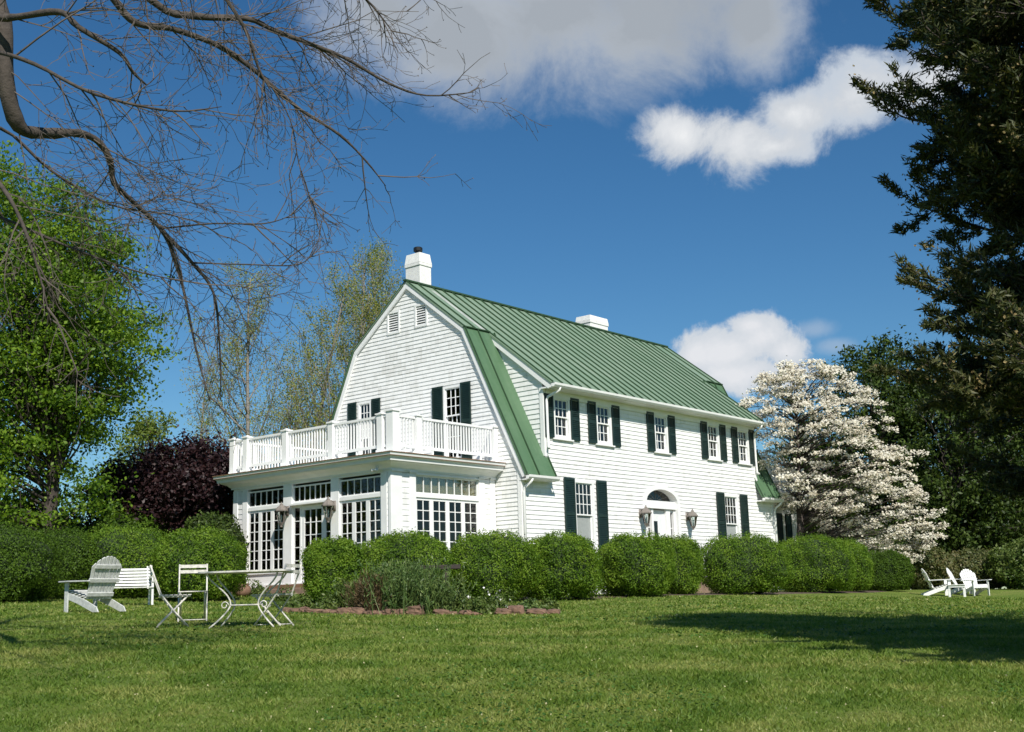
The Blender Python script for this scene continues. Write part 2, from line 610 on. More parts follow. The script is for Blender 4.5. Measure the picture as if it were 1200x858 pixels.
_anch = [(0, 0, -2.2), (0, -9, -2.1), (0, 10, -2.3), (-12, 0, -2.9), (-12, -20, -2.7), (-12, 20, -3.0), (4, 0, -1.83), (8, -4, -1.36), (8, 0, -1.42), (8, 4, -1.50),
         (12, 0, -1.10), (12, 5, -1.22), (12, -5, -1.0), (14, 10, -1.2), (16.4, -5.2, -0.77), (16.8, -2.8, -0.79), (18, -4, -0.66), (20.5, -6.5, -0.51),
         (22, -3.0, -0.73), (23, 0, -0.77), (20, 5, -0.95), (27, 4, -0.72), (28, -7.8, -0.34), (29, -6.8, -0.28), (27, -10, -0.24), (33, -6, -0.13), (31, 1, -0.50),
         (33, 3.4, -0.47), (37, 6.9, -0.49), (41, 10.5, -0.48), (44, 13.5, -0.50), (40, 14.2, -0.82), (41, 15.5, -0.83), (40, 20, -0.86), (36, 0, -0.3), (45, 0, -0.3), (45, -12, -0.1), (55, 20, -0.5), (30, -25, 0.0), (25, 22, -1.0),
         (70, 0, -0.4), (70, 40, -0.6), (70, -40, -0.2), (110, 0, -0.5), (110, 70, -0.6), (110, -70, -0.4), (0, 60, -2.0), (0, -60, -1.5), (-60, 0, -3.0)]
_ap = np.array([dl(d, l) for d, l, z in _anch])
_az = np.array([z for d, l, z in _anch])


def _tps(r2):
    return 0.5 * r2 * np.log(r2 + 1e-9)


_n = len(_ap)
_A = np.zeros((_n + 3, _n + 3))
_A[:_n, :_n] = _tps(((_ap[:, None] - _ap[None]) ** 2).sum(-1)) + np.eye(_n) * 6.0
_A[:_n, _n:] = np.c_[np.ones(_n), _ap]
_A[_n:, :_n] = _A[:_n, _n:].T
_w = np.linalg.solve(_A, np.r_[_az, 0, 0, 0])


def ground(x, y):
    x, y = np.atleast_1d(np.asarray(x, float)), np.atleast_1d(np.asarray(y, float))
    P = np.c_[x.ravel(), y.ravel()]
    z = np.empty(len(P))
    for i in range(0, len(P), 20000):
        q = P[i:i + 20000]
        z[i:i + 20000] = _tps(((q[:, None] - _ap[None]) ** 2).sum(-1)) @ _w[:_n] + _w[_n] + q @ _w[_n + 1:]
    rr = np.hypot(P[:, 0] + 5, P[:, 1] + 5)
    t = np.clip((rr - 60) / 60, 0, 1)
    t = t * t * (3 - 2 * t)
    return (z * (1 - t) - 0.6 * t).reshape(x.shape)


def gz(x, y):
    return float(ground(x, y)[0])


def gp(px, depth):
    """ground point under photograph column px at the given depth"""
    q = at(px, 700, depth)
    return Vector((q[0], q[1], gz(q[0], q[1])))


def axis(c, near, far, n_out, step):
    inner = np.arange(c - near, c + near + 1e-6, step)
    out = near + (far - near) * (np.arange(1, n_out + 1) / n_out) ** 2.2
    return np.r_[c - out[::-1], inner, c + out]


gx, gy = axis(-8, 34, 900, 22, 0.5), axis(-6, 34, 900, 22, 0.5)
GX, GY = np.meshgrid(gx, gy)
GZ = ground(GX, GY)
nx, ny = len(gx), len(gy)
vs = np.c_[GX.ravel(), GY.ravel(), GZ.ravel()]
idx = np.arange(nx * ny).reshape(ny, nx)
fs = np.stack([idx[:-1, :-1], idx[:-1, 1:], idx[1:, 1:], idx[1:, :-1]], -1).reshape(-1, 4)
me = bpy.data.meshes.new('ground')
me.from_pydata(vs.tolist(), [], fs.tolist())
me.polygons.foreach_set('use_smooth', [True] * len(me.polygons))
me.materials.append(MAT['lawn'])
o = bpy.data.objects.new('ground', me)
COL.objects.link(o)
tag(o, kind='structure')

# grass blades on the nearer lawn
def grass():
    def patch(n, d0, d1):
        u = RNG.random(n)
        d = d0 * d1 / (d1 - u * (d1 - d0))          # density falls with the square of distance
        l = RNG.uniform(-0.52, 0.52, n) * (d + 2.0)
        f = np.array((math.sin(YAW), math.cos(YAW)))
        r = np.array((math.cos(YAW), -math.sin(YAW)))
        return CAM[:2] + d[:, None] * f + l[:, None] * r, d
    p, d = patch(420000, 6.2, 34.0)
    n = len(p)
    cl = np.sin(p[:, 0] * 3.1 + np.sin(p[:, 1] * 2.3) * 2) * np.sin(p[:, 1] * 2.7 + np.sin(p[:, 0] * 1.9) * 2)
    h = (0.018 + 0.024 * RNG.random(n)) * (1 + 0.35 * cl) * (0.8 + d / 45.0)
    w = (0.005 + 0.004 * RNG.random(n)) * np.clip(d / 9.0, 0.8, 3.5)
    z = ground(p[:, 0], p[:, 1])
    base = np.c_[p, z - 0.008]
    a = RNG.uniform(0, 2 * math.pi, n)
    side = np.c_[np.cos(a), np.sin(a), np.zeros(n)] * w[:, None]
    lean = RNG.normal(size=(n, 2)) * 0.75
    tip = base + np.c_[lean * h[:, None], h]
    v = np.empty((n, 3, 3))
    v[:, 0] = base - side
    v[:, 1] = base + side
    v[:, 2] = tip
    o = np_mesh('lawn_grass', v.reshape(-1, 3), 3, MAT['grass_blade'])
    tag(o, 'short mown green grass covering the lawn', 'grass', kind='stuff')
    # clover and broad-leaved weeds in patches
    p, d = patch(26000, 6.5, 30.0)
    k = np.sin(p[:, 0] * 0.9 + 1.3 * np.sin(p[:, 1] * 0.7)) + np.sin(p[:, 1] * 1.1 + 1.7 * np.sin(p[:, 0] * 0.5))
    p, d = p[k > 0.75], d[k > 0.75]
    c = np.c_[p, ground(p[:, 0], p[:, 1]) + 0.012 + 0.02 * RNG.random(len(p))]
    up = np.tile(np.array((0, 0, 1.0)), (len(p), 1))
    o = np_mesh('lawn_clover', leaf_verts(c, (0.022 + 0.02 * RNG.random(len(p))) * np.clip(d / 12, 0.8, 2), 0.9, up, 0.6), 4, MAT['clover_leaf'])
    tag(o, 'darker clover growing in patches through the lawn', 'clover', kind='stuff')
    # little pale seed heads and clover flowers
    p, d = patch(700, 7.0, 36.0)
    z = ground(p[:, 0], p[:, 1])
    c = np.c_[p, z + 0.035 + 0.03 * RNG.random(len(p))]
    o = np_mesh('lawn_flower', leaf_verts(c, (0.010 + 0.014 * RNG.random(len(p))) * np.clip(d / 14, 0.8, 2), 0.9), 4, MAT['flower_pale'])
    tag(o, 'tiny pale flowers dotted through the lawn', 'flowers', kind='stuff')


leafmat('clover_leaf', [(0.030, 0.085, 0.014), (0.055, 0.13, 0.020), (0.085, 0.17, 0.03)], 0.3)
simple('flower_pale', (0.40, 0.37, 0.20), 0.8, 0.4, 40.0)
grass()
# ------------------------------------------------------------------ the house
WID, LEN = 8.83, 15.0
RZ, KV, KZ = 9.60, 1.967, 7.68               # ridge height; kink of the gambrel
SU = 1.15                                    # where the long dormer begins
UP = (RZ - KZ) / (WID / 2 - KV)              # slope of the upper roof
LO = 2.065                                   # slope of the lower roof
BASE = -0.55
house = thing('house', 'white clapboard house with green metal gambrel roof, sunroom and dark green shutters', 'house', (0, 0, 0))


def siding(mb, z0, z1, spans, extra=(), course=0.15, lip=0.02):
    """lapped boards: spans(z) gives the (left, right) intervals at a height; s, t (outwards), z local"""
    zs = set([z0, z1])
    k = 0
    while z0 + k * course < z1 - 1e-6:
        zs.add(round(z0 + k * course, 5))
        k += 1
    zs |= set(round(e, 5) for e in extra if z0 < e < z1)
    zs = sorted(zs)
    e = 1e-4
    for za, zb in zip(zs[:-1], zs[1:]):
        if zb - za < 1e-5:
            continue
        c0 = z0 + math.floor((za - z0) / course + 1e-4) * course
        ta = lip * (1 - (za - c0) / course)
        tb = lip * (1 - (zb - c0) / course)
        A, B = spans(za + e), spans(zb - e)
        if len(A) != len(B):
            A = B = spans((za + zb) / 2)
        for (a0, a1), (b0, b1) in zip(A, B):
            if a1 - a0 < 1e-4 and b1 - b0 < 1e-4:
                continue
            mb.add([(a0, ta, za), (a1, ta, za), (b1, tb, zb), (b0, tb, zb)], [(0, 1, 2, 3)])
        if abs(za - c0) < 1e-4:
            for (a0, a1) in A:
                if a1 - a0 > 1e-3:
                    mb.add([(a0, -0.004, za), (a1, -0.004, za), (a1, lip, za), (a0, lip, za)], [(0, 1, 2, 3)])


def cut(l, r, holes, z):
    segs = [(l, r)]
    for h in holes:
        if callable(h):
            q = h(z)
            if q is None:
                continue
            h0, h1 = q
        else:
            h0, h1, hz0, hz1 = h
            if not (hz0 < z < hz1):
                continue
        out = []
        for a, b in segs:
            if h1 <= a or h0 >= b:
                out.append((a, b))
            else:
                if h0 > a: out.append((a, h0))
                if h1 < b: out.append((h1, b))
        segs = out
    return segs


FRONT = frame((0, 0, 0), (1, 0, 0), (0, -1, 0))          # s = u, t towards the lawn
GABLE = frame((0, 0, 0), (0, 1, 0), (-1, 0, 0))          # s = v, t towards the porch
FAR = frame((LEN, 0, 0), (0, 1, 0), (1, 0, 0))
BACK = frame((0, WID, 0), (1, 0, 0), (0, 1, 0))

UPW = [2.02, 4.19, 7.475, 10.87, 13.0]                    # centres of the upper windows
LOWW = [2.99, 11.83]
f_holes = [(c - 0.40, c + 0.40, 4.30, 5.56) for c in UPW] + [(c - 0.50, c + 0.50, 0.93, 3.08) for c in LOWW]
DC, DA = 7.30, 0.93                                       # door centre, half width of the fanlight
f_holes.append((DC - DA, DC + DA, 0.20, 2.62))


def arch_half(z, a=DA, z0=2.62, h=0.42):
    return a * math.sqrt(max(0.0, 1 - ((z - z0) / h) ** 2)) if z0 <= z <= z0 + h else None


f_holes.append(lambda z: None if arch_half(z) is None else (DC - arch_half(z), DC + arch_half(z)))
f_extra = sorted(set([h for q in f_holes if not callable(q) for h in q[2:]] + [2.62 + 0.42 * math.sin(k * math.pi / 24) for k in range(13)] + [3.5]))
mb = MB(FRONT)
siding(mb, BASE, 5.86, lambda z: cut(0.0 if z < 3.5 else SU, LEN if z < 3.5 else LEN - SU, f_holes, z), f_extra, course=0.132)
mb.build('front_wall', MAT['white_siding'], house, recalc=False)


def gam(z):
    """half-open interval of v inside the gambrel at height z"""
    if z <= 3.62:
        v = 0.0
    elif z <= KZ:
        v = KV - (KZ - z) / LO
    else:
        v = KV + (z - KZ) / UP
    return v, WID - v


g_holes = [(2.21, 2.93, 3.75, 6.02), (6.14, 6.72, 3.60, 6.02), (3.62, 4.05, 8.15, 8.78), (4.84, 5.29, 8.12, 8.75)]
g_extra = [3.62, KZ] + [z for h in g_holes for z in h[2:]]
mb = MB(GABLE)
siding(mb, BASE, RZ - 0.02, lambda z: cut(*gam(z), g_holes, z), g_extra, course=0.125)
mb.build('gable_wall', MAT['white_siding'], house, recalc=False)
mb = MB(FAR)
siding(mb, BASE, RZ - 0.02, lambda z: [gam(z)], [3.62, KZ])
mb.build('gable_wall', MAT['white_siding'], house, recalc=False)
mb = MB(BACK)
siding(mb, BASE, 3.62, lambda z: [(0.0, LEN)])
mb.build('back_wall', MAT['white_siding'], house, recalc=False)
for u0, sg in ((SU, -1), (LEN - SU, 1)):                 # cheeks of the long dormer
    mb = MB(frame((u0, 0, 0), (0, 1, 0), (sg, 0, 0)))
    def cheek(z):
        lo = 0.0 if z < 6.14 else (z - 6.14) / UP
        hi = min(KV, KV - (KZ - z) / LO + 0.02)
        return [(lo, max(lo, hi))]
    siding(mb, 3.50, KZ - 0.02, cheek, [6.14])
    mb.build('dormer_wall', MAT['white_siding'], house, recalc=False)
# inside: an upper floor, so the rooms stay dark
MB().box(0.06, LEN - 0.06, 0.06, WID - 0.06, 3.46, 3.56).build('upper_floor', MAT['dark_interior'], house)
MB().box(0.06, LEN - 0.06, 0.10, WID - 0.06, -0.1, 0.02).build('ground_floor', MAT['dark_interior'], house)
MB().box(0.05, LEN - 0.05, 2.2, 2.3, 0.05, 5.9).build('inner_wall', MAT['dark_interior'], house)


# ---- roofs
def slab(mb, u0, u1, a, b, th=0.05):
    """sheet between eave point a=(v,z) and upper point b, thickness downwards"""
    (va, za), (vb, zb) = a, b
    d = Vector((0, vb - va, zb - za)).normalized()
    n = Vector((1, 0, 0)).cross(d)
    if n.z < 0: n = -n
    pts = [(u0, va, za), (u1, va, za), (u1, vb, zb), (u0, vb, zb)]
    mb.prism(pts, -n * th)
    return n


def seams(mb, us, a, b, w=0.026, h=0.045):
    (va, za), (vb, zb) = a, b
    d = Vector((0, vb - va, zb - za)).normalized()
    n = Vector((1, 0, 0)).cross(d)
    if n.z < 0: n = -n
    for u in us:
        p, q = Vector((u, va, za)) + n * h / 2, Vector((u, vb, zb)) + n * h / 2
        mb.bar(p, q, w, h, up=n)


RT = 0.07                                                 # roof surface above the wall line
ridge = (WID / 2, RZ + RT)
eave_d = (-0.45, RZ + RT - UP * (WID / 2 + 0.45))
kink = (KV - 0.02, KZ + RT + 0.01)
eave_l = (-0.30, KZ + RT - LO * (KV + 0.30))
mir = lambda p: (WID - p[0], p[1])
mb = MB()
n_up = slab(mb, SU - 0.13, LEN - SU + 0.13, eave_d, ridge)
slab(mb, -0.11, SU - 0.13, kink, ridge)
slab(mb, LEN - SU + 0.13, LEN + 0.14, kink, ridge)
slab(mb, -0.11, LEN + 0.14, mir(kink), mir(ridge), 0.03)
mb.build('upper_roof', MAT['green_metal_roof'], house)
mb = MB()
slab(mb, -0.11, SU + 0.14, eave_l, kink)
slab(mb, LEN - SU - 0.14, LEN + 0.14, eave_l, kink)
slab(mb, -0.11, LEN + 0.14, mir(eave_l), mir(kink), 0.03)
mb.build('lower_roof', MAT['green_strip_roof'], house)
mb = MB()
k_n = 27
us = [SU - 0.06 + (LEN - 2 * SU + 0.12) * i / k_n for i in range(k_n + 1)]
seams(mb, us, eave_d, ridge)
seams(mb, [-0.09, 0.42, LEN - 0.42, LEN + 0.11], kink, ridge)
seams(mb, [-0.09, 0.48, SU + 0.12, LEN - SU - 0.12, LEN - 0.48, LEN + 0.11], eave_l, kink)
seams(mb, [-0.09 + 0.54 * i for i in range(29)], mir(eave_l), mir(kink))
seams(mb, [-0.09 + 0.54 * i for i in range(29)], mir(kink), mir(ridge))
mb.build('roof_seams', MAT['seam_green'], house)
mb = MB()
mb.bar((-0.16, WID / 2, RZ + RT + 0.03), (LEN + 0.16, WID / 2, RZ + RT + 0.03), 0.14, 0.05)
mb.build('ridge_cap', MAT['seam_green'], house)
mb = MB()                                                 # a bare metal strip near the gable
d_ = Vector((0, ridge[0] - kink[0], ridge[1] - kink[1]))
p0 = Vector((0.80, kink[0], kink[1])) + n_up * 0.004
mb.prism([p0, p0 + Vector((0.20, 0, 0)), p0 + Vector((0.20, 0, 0)) + d_ * 0.9, p0 + d_ * 0.9], n_up * 0.004)
mb.build('roof_flashing', MAT['galvanised'], house)
for u0, u1 in ((-0.12, SU - 0.1), (LEN - SU + 0.1, LEN + 0.15)):   # flashing above the side strips
    MB().bar((u0, kink[0] - 0.01, kink[1] + 0.012), (u1, kink[0] - 0.01, kink[1] + 0.012), 0.10, 0.03).build('kink_flashing', MAT['seam_green'], house)

# ---- white trim: rake boards, corner boards, soffits, gutters
for ux, sg in ((-0.055, -1), (LEN + 0.055, 1)):
    mb = MB()
    for mm in (lambda p: p, mir):
        for q_, (a, b) in enumerate(((eave_l, kink), (kink, ridge))):
            uq = ux + sg * (0.004 * q_ + (0.002 if mm is mir else 0.0))
            va, za = mm(a)
            vb, zb = mm(b)
            n2 = Vector((1, 0, 0)).cross(Vector((0, vb - va, zb - za))).normalized()
            if n2.z < 0: n2 = -n2
            off = -n2 * 0.125
            mb.bar(Vector((uq, va, za)) + off, Vector((uq, vb, zb)) + off, 0.07, 0.125, up=n2)
    mb.build('rake_board', MAT['white_paint'], house)
for ux in (SU - 0.08, LEN - SU + 0.08):
    a, b = eave_d, kink
    MB().bar(Vector((ux, a[0], a[1])) - n_up * 0.14, Vector((ux, b[0] + 0.1, b[1] + 0.08)) - n_up * 0.14, 0.06, 0.17, up=n_up).build('rake_board', MAT['white_paint'], house)
for (x0, x1, y0, y1, z0, z1) in ((-0.035, 0.10, -0.035, 0.10, BASE, 3.28), (LEN - 0.1, LEN + 0.035, -0.035, 0.1, BASE, 3.28),
                                 (SU - 0.034, SU + 0.10, -0.034, 0.10, 3.7, 5.80), (LEN - SU - 0.1, LEN - SU + 0.034, -0.034, 0.1, 3.7, 5.80)):
    MB().box(x0, x1, y0, y1, z0, z1).build('corner_board', MAT['white_paint'], house)
mb = MB()
zd = eave_d[1]
zl = eave_l[1]
mb.box(SU - 0.10, LEN - SU + 0.10, -0.44, -0.002, zd - 0.15, zd - 0.11)
mb.box(SU + 0.11, LEN - SU - 0.11, -0.05, -0.003, zd - 0.34, zd - 0.152)
zl = eave_l[1]
mb.build('soffit', MAT['white_paint'], house)
for u0, u1 in ((-0.05, SU + 0.12), (LEN - SU - 0.12, LEN + 0.05)):
    MB().box(u0, u1, -0.29, -0.002, zl - 0.15, zl - 0.11).build('soffit', MAT['white_paint'], house)


def gutter(u0, u1, v, z):
    b = MB()
    prof = [(v, z - 0.13), (v - 0.08, z - 0.13), (v - 0.125, z - 0.075), (v - 0.135, z - 0.01), (v - 0.115, z - 0.01), (v - 0.105, z - 0.06), (v - 0.07, z - 0.105), (v, z - 0.105)]
    b.prism([(u0, a, c) for a, c in prof], (u1 - u0, 0, 0))
    b.box(u0 - 0.004, u0 + 0.004, v - 0.10, v, z - 0.128, z - 0.03)
    b.box(u1 - 0.004, u1 + 0.004, v - 0.10, v, z - 0.128, z - 0.03)
    return b.build('gutter', MAT['white_paint'], house)


gutter(SU - 0.12, LEN - SU + 0.12, eave_d[0] + 0.005, zd - 0.01)
gutter(-0.12, SU + 0.16, eave_l[0] + 0.005, zl - 0.01)
gutter(LEN - SU - 0.16, LEN + 0.12, eave_l[0] + 0.005, zl - 0.01)
for u_, v_, z_, zb_ in ((SU + 0.22, -0.50, zd - 0.14, 5.55), (LEN - SU - 0.22, -0.50, zd - 0.14, 5.55)):
    b = MB()
    b.tube([(u_, v_, z_ + 0.02), (u_, v_ + 0.02, z_ - 0.07), (u_ - 0.12 * (1 if u_ < 7 else -1), -0.12, z_ - 0.24), (u_ - 0.14 * (1 if u_ < 7 else -1), -0.085, z_ - 0.34), (u_ - 0.14 * (1 if u_ < 7 else -1), -0.085, 4.42), (u_ - 0.14 * (1 if u_ < 7 else -1), -0.10, 4.0), (u_ - 0.2 * (1 if u_ < 7 else -1), -0.16, 3.93)], 0.042, 8)
    b.build('downspout', MAT['white_paint'], house, smooth=True)
for u_, du in ((0.03, 0.0), (LEN - 0.03, 0.0)):
    b = MB()
    b.tube([(u_ + 0.06, -0.36, zl - 0.12), (u_ + 0.04, -0.34, zl - 0.20), (u_, -0.12, zl - 0.36), (u_, -0.085, zl - 0.46), (u_, -0.085, -0.3)], 0.042, 8)
    b.build('downspout', MAT['white_paint'], house, smooth=True)


# ---- windows and shutters
def muntins(b, s0, s1, z0, z1, nc, nr, t0, t1, w=0.022):
    for i in range(1, nc):
        s = s0 + (s1 - s0) * i / nc
        b.box(s - w / 2, s + w / 2, t0, t1, z0, z1)
    for j in range(1, nr):
        z = z0 + (z1 - z0) * j / nr
        for i in range(nc):
            a0 = s0 + (s1 - s0) * i / nc + (w / 2 if i else 0)
            a1 = s0 + (s1 - s0) * (i + 1) / nc - (w / 2 if i < nc - 1 else 0)
            b.box(a0, a1, t0 + 0.002, t1 - 0.002, z - w / 2, z + w / 2)


def ring(b, s0, s1, z0, z1, t0, t1, w, wb=None, wt=None):
    wb = w if wb is None else wb
    wt = w if wt is None else wt
    b.box(s0, s0 + w, t0, t1, z0, z1)
    b.box(s1 - w, s1, t0, t1, z0, z1)
    b.box(s0 + w, s1 - w, t0, t1, z0, z0 + wb)
    b.box(s0 + w, s1 - w, t0, t1, z1 - wt, z1)


def pleats(M, s0, s1, z0, z1, t, name, mat, parent, amp=0.018, n=9):
    b = MB(M)
    k = n * 4
    vs, fs = [], []
    for i in range(k + 1):
        s = s0 + (s1 - s0) * i / k
        tt = t + amp * math.sin(i * math.pi / 2 + 0.4 * math.sin(i))
        vs += [(s, tt, z0), (s, tt, z1)]
        if i: fs.append((2 * i - 2, 2 * i, 2 * i + 1, 2 * i - 1))
    b.add(vs, fs)
    return b.build(name, mat, parent, smooth=True, recalc=False)


def sash_window(M, c, hw, z0, z1, cols, rows_t, rows_b, meet, curtain=0.0, casing=0.095, open_screen=False):
    """double-hung window in an opening c +- hw; parent part is the casing, children sash / pane / curtain / sill"""
    b = MB(M)
    ring(b, c - hw - 0.02, c + hw + 0.02, z0 - 0.02, z1 + 0.02, -0.13, 0.035, casing, 0.07)
    w = b.build('window', MAT['white_paint'], house, recalc=True)
    i0, i1 = c - hw + casing - 0.022, c + hw - casing + 0.022
    zb, zt = z0 + 0.05, z1 - casing + 0.02
    b = MB(M)
    ring(b, i0, i1, meet - 0.02, zt, -0.045, -0.005, 0.035, 0.04)
    muntins(b, i0 + 0.035, i1 - 0.035, meet + 0.02, zt - 0.035, cols, rows_t, -0.04, -0.008)
    b.build('upper_sash', MAT['white_paint'], w)
    b = MB(M)
    ring(b, i0, i1, zb, meet + 0.018, -0.095, -0.05, 0.035, 0.055)
    if not open_screen:
        muntins(b, i0 + 0.035, i1 - 0.035, zb + 0.055, meet - 0.017, cols, rows_b, -0.09, -0.055)
    b.build('lower_sash', MAT['white_paint'], w)
    b = MB(M)
    b.box(i0 + 0.03, i1 - 0.03, -0.028, -0.022, meet + 0.015, zt - 0.03)
    if not open_screen:
        b.box(i0 + 0.03, i1 - 0.03, -0.075, -0.069, zb + 0.05, meet - 0.015)
    b.build('pane', MAT['window_glass'], w)
    if open_screen:
        b = MB(M)
        b.box(i0 + 0.03, i1 - 0.03, -0.075, -0.069, zb + 0.05, meet - 0.015)
        b.build('insect_screen', MAT['screen'], w)
    b = MB(M)
    b.box(c - hw - 0.10, c + hw + 0.10, -0.02, 0.085, z0 - 0.065, z0 - 0.022)
    b.build('sill', MAT['white_paint'], w)
    if curtain:
        mid = (i0 + i1) / 2
        g = (i1 - i0) * 0.5 * curtain
        pleats(M, i0, i0 + g, zb, zt, -0.21, 'curtain', MAT['curtain'], w, n=4)
        pleats(M, i1 - g, i1, zb, zt, -0.21, 'curtain', MAT['curtain'], w, n=4)
        b = MB(M)
        b.box(i0, i1, -0.185, -0.175, zt - 0.13, zt)
        b.build('valance', MAT['curtain'], w)
    return w


def shutter(M, s0, s1, z0, z1, t=0.03, louv=True):
    b = MB(M)
    mid = (z0 + z1) / 2
    st = 0.055
    b.box(s0, s0 + st, t, t + 0.035, z0, z1)
    b.box(s1 - st, s1, t, t + 0.035, z0, z1)
    for a, c in ((z0, z0 + 0.09), (mid - 0.04, mid + 0.04), (z1 - 0.07, z1)):
        b.box(s0 + st, s1 - st, t + 0.001, t + 0.034, a, c)
    b.box(s0 + st, s1 - st, t + 0.003, t + 0.006, z0 + 0.09, z1 - 0.07)
    for lo, hi in ((z0 + 0.09, mid - 0.04), (mid + 0.04, z1 - 0.07)):
        k = max(3, int((hi - lo) / 0.055))
        for i in range(k):
            z = lo + (hi - lo) * (i + 0.1) / k
            dz = (hi - lo) / k
            b.add([(s0 + st, t + 0.032, z), (s1 - st, t + 0.032, z), (s1 - st, t + 0.008, z + dz * 0.95), (s0 + st, t + 0.008, z + dz * 0.95)], [(0, 1, 2, 3)])
    return b.build('shutter', MAT['shutter_green'], house)


for i, c in enumerate(UPW):
    sash_window(FRONT, c, 0.40, 4.30, 5.56, 3, 2, 2, 4.95, 0.92)
    shutter(FRONT, c - 0.855, c - 0.43, 4.27, 5.59)
    shutter(FRONT, c + 0.43, c + 0.855, 4.27, 5.59)
for c in LOWW:
    sash_window(FRONT, c, 0.50, 0.93, 3.08, 4, 3, 3, 2.04, 0.75, 0.10, open_screen=True)
    shutter(FRONT, c - 1.02, c - 0.50, 0.95, 3.115, 0.04)
    shutter(FRONT, c + 0.63, c + 1.15, 0.95, 3.115, 0.04)
sash_window(GABLE, 2.57, 0.36, 3.75, 6.02, 3, 3, 2, 5.12, 0.5, 0.07)
shutter(GABLE, 1.81, 2.21, 3.70, 6.07)
shutter(GABLE, 2.95, 3.39, 3.70, 6.07)
sash_window(GABLE, 6.43, 0.29, 3.60, 6.02, 3, 4, 4, 4.85, 0.6, 0.07)
shutter(GABLE, 5.69, 6.08, 3.62, 6.07)
shutter(GABLE, 6.80, 7.20, 3.62, 6.07)
for (s0, s1, z0, z1) in g_holes[2:]:                       # gable louvres
    b = MB(GABLE)
    ring(b, s0 - 0.06, s1 + 0.06, z0 - 0.06, z1 + 0.06, -0.06, 0.035, 0.065)
    vt = b.build('gable_vent', MAT['white_paint'], house)
    b = MB(GABLE)
    k = 8
    for i in range(k):
        z = z0 + (z1 - z0) * i / k
        b.add([(s0, 0.015, z), (s1, 0.015, z), (s1, -0.05, z + 0.065), (s0, -0.05, z + 0.065), (s0, 0.015, z + 0.012), (s1, 0.015, z + 0.012), (s1, -0.05, z + 0.077), (s0, -0.05, z + 0.077)],
              [(0, 1, 2, 3), (4, 5, 6, 7), (0, 1, 5, 4)])
    b.build('vent_slat', MAT['white_paint'], vt, recalc=False)
    MB(GABLE).box(s0 - 0.02, s1 + 0.02, -0.12, -0.10, z0 - 0.02, z1 + 0.02).build('vent_back', MAT['dark_interior'], vt)

# ---- front door with elliptical fanlight
b = MB(FRONT)
N_ = 28
out = [(DC + (DA + 0.15) * math.cos(a), 0, 2.62 + 0.545 * math.sin(a)) for a in [math.pi * i / N_ for i in range(N_ + 1)]]
inn = [(DC + (DA - 0.01) * math.cos(a), 0, 2.62 + 0.41 * math.sin(a)) for a in [math.pi * i / N_ for i in range(N_ + 1)]]
for i in range(N_):
    q = [out[i], out[i + 1], inn[i + 1], inn[i]]
    vs = [(p[0], 0.05, p[2]) for p in q] + [(p[0], -0.30, p[2]) for p in q]
    b.add(vs, [(0, 1, 2, 3), (4, 7, 6, 5), (0, 4, 5, 1), (2, 6, 7, 3)])
b.box(DC - DA - 0.15, DC - DA + 0.01, -0.3, 0.05, 0.18, 2.618)
b.box(DC + DA - 0.01, DC + DA + 0.15, -0.3, 0.05, 0.18, 2.618)
entry = b.build('door_surround', MAT['white_paint'], house, recalc=True)
b = MB(FRONT)
b.box(DC - DA + 0.012, DC + DA - 0.012, -0.26, -0.06, 2.44, 2.66)
b.box(DC - DA + 0.012, DC + DA - 0.012, -0.262, -0.02, 2.40, 2.438)
b.build('transom_bar', MAT['white_paint'], entry)
b = MB(FRONT)
fan = [(DC + (DA - 0.03) * math.cos(a), -0.24, 2.66 + 0.36 * math.sin(a)) for a in [math.pi * i / N_ for i in range(N_ + 1)]]
b.prism(fan, (0, 0.01, 0))
b.build('fanlight', MAT['dark_glass'], entry)
b = MB(FRONT)
for k in range(1, 6):
    a = math.pi * k / 6
    b.bar((DC + 0.2 * math.cos(a), -0.225, 2.66 + 0.10 * math.sin(a)), (DC + (DA - 0.03) * math.cos(a), -0.225, 2.66 + 0.36 * math.sin(a)), 0.012, 0.012, up=(0, 1, 0))
b.build('fanlight_bar', MAT['lead'], entry)
b = MB(FRONT)
for s0, s1 in ((DC - DA + 0.012, DC - 0.74), (DC - 0.50, DC - 0.385), (DC + 0.385, DC + 0.63), (DC + 0.84, DC + DA - 0.012)):
    b.box(s0, s1, -0.26, -0.08, 0.2, 2.398)
for s0, s1 in ((DC - 0.74, DC - 0.50), (DC + 0.63, DC + 0.84)):
    b.box(s0, s1, -0.25, -0.12, 0.2, 0.75)
    b.box(s0, s1, -0.25, -0.12, 2.30, 2.398)
    for z in (1.25, 1.77):
        b.box(s0, s1, -0.20, -0.16, z, z + 0.025)
b.build('sidelight_frame', MAT['white_paint'], entry)
b = MB(FRONT)
for s0, s1 in ((DC - 0.74, DC - 0.50), (DC + 0.63, DC + 0.84)):
    b.box(s0, s1, -0.185, -0.178, 0.75, 2.30)
b.build('sidelight', MAT['dark_glass'], entry)
b = MB(FRONT)
ring(b, DC - 0.383, DC + 0.383, 0.21, 2.36, -0.22, -0.17, 0.10, 0.2)
b.box(DC - 0.285, DC - 0.24, -0.215, -0.175, 0.41, 2.26)
b.box(DC + 0.0, DC + 0.285, -0.215, -0.175, 0.41, 2.26)
b.box(DC - 0.24, DC + 0.0, -0.215, -0.175, 2.0, 2.26)
b.box(DC - 0.24, DC + 0.0, -0.215, -0.175, 0.41, 1.15)
b.box(DC + 0.05, DC + 0.24, -0.175, -0.16, 1.2, 2.1)
b.build('front_door', MAT['door_paint'], house)
b = MB(FRONT)
b.box(DC - 0.24, DC + 0.0, -0.20, -0.19, 1.15, 2.0)
b.build('door_pane', MAT['dark_glass'], entry)
b = MB(FRONT)
b.box(DC - 0.37, DC + 0.37, -0.18, -0.168, 2.36, 2.398)
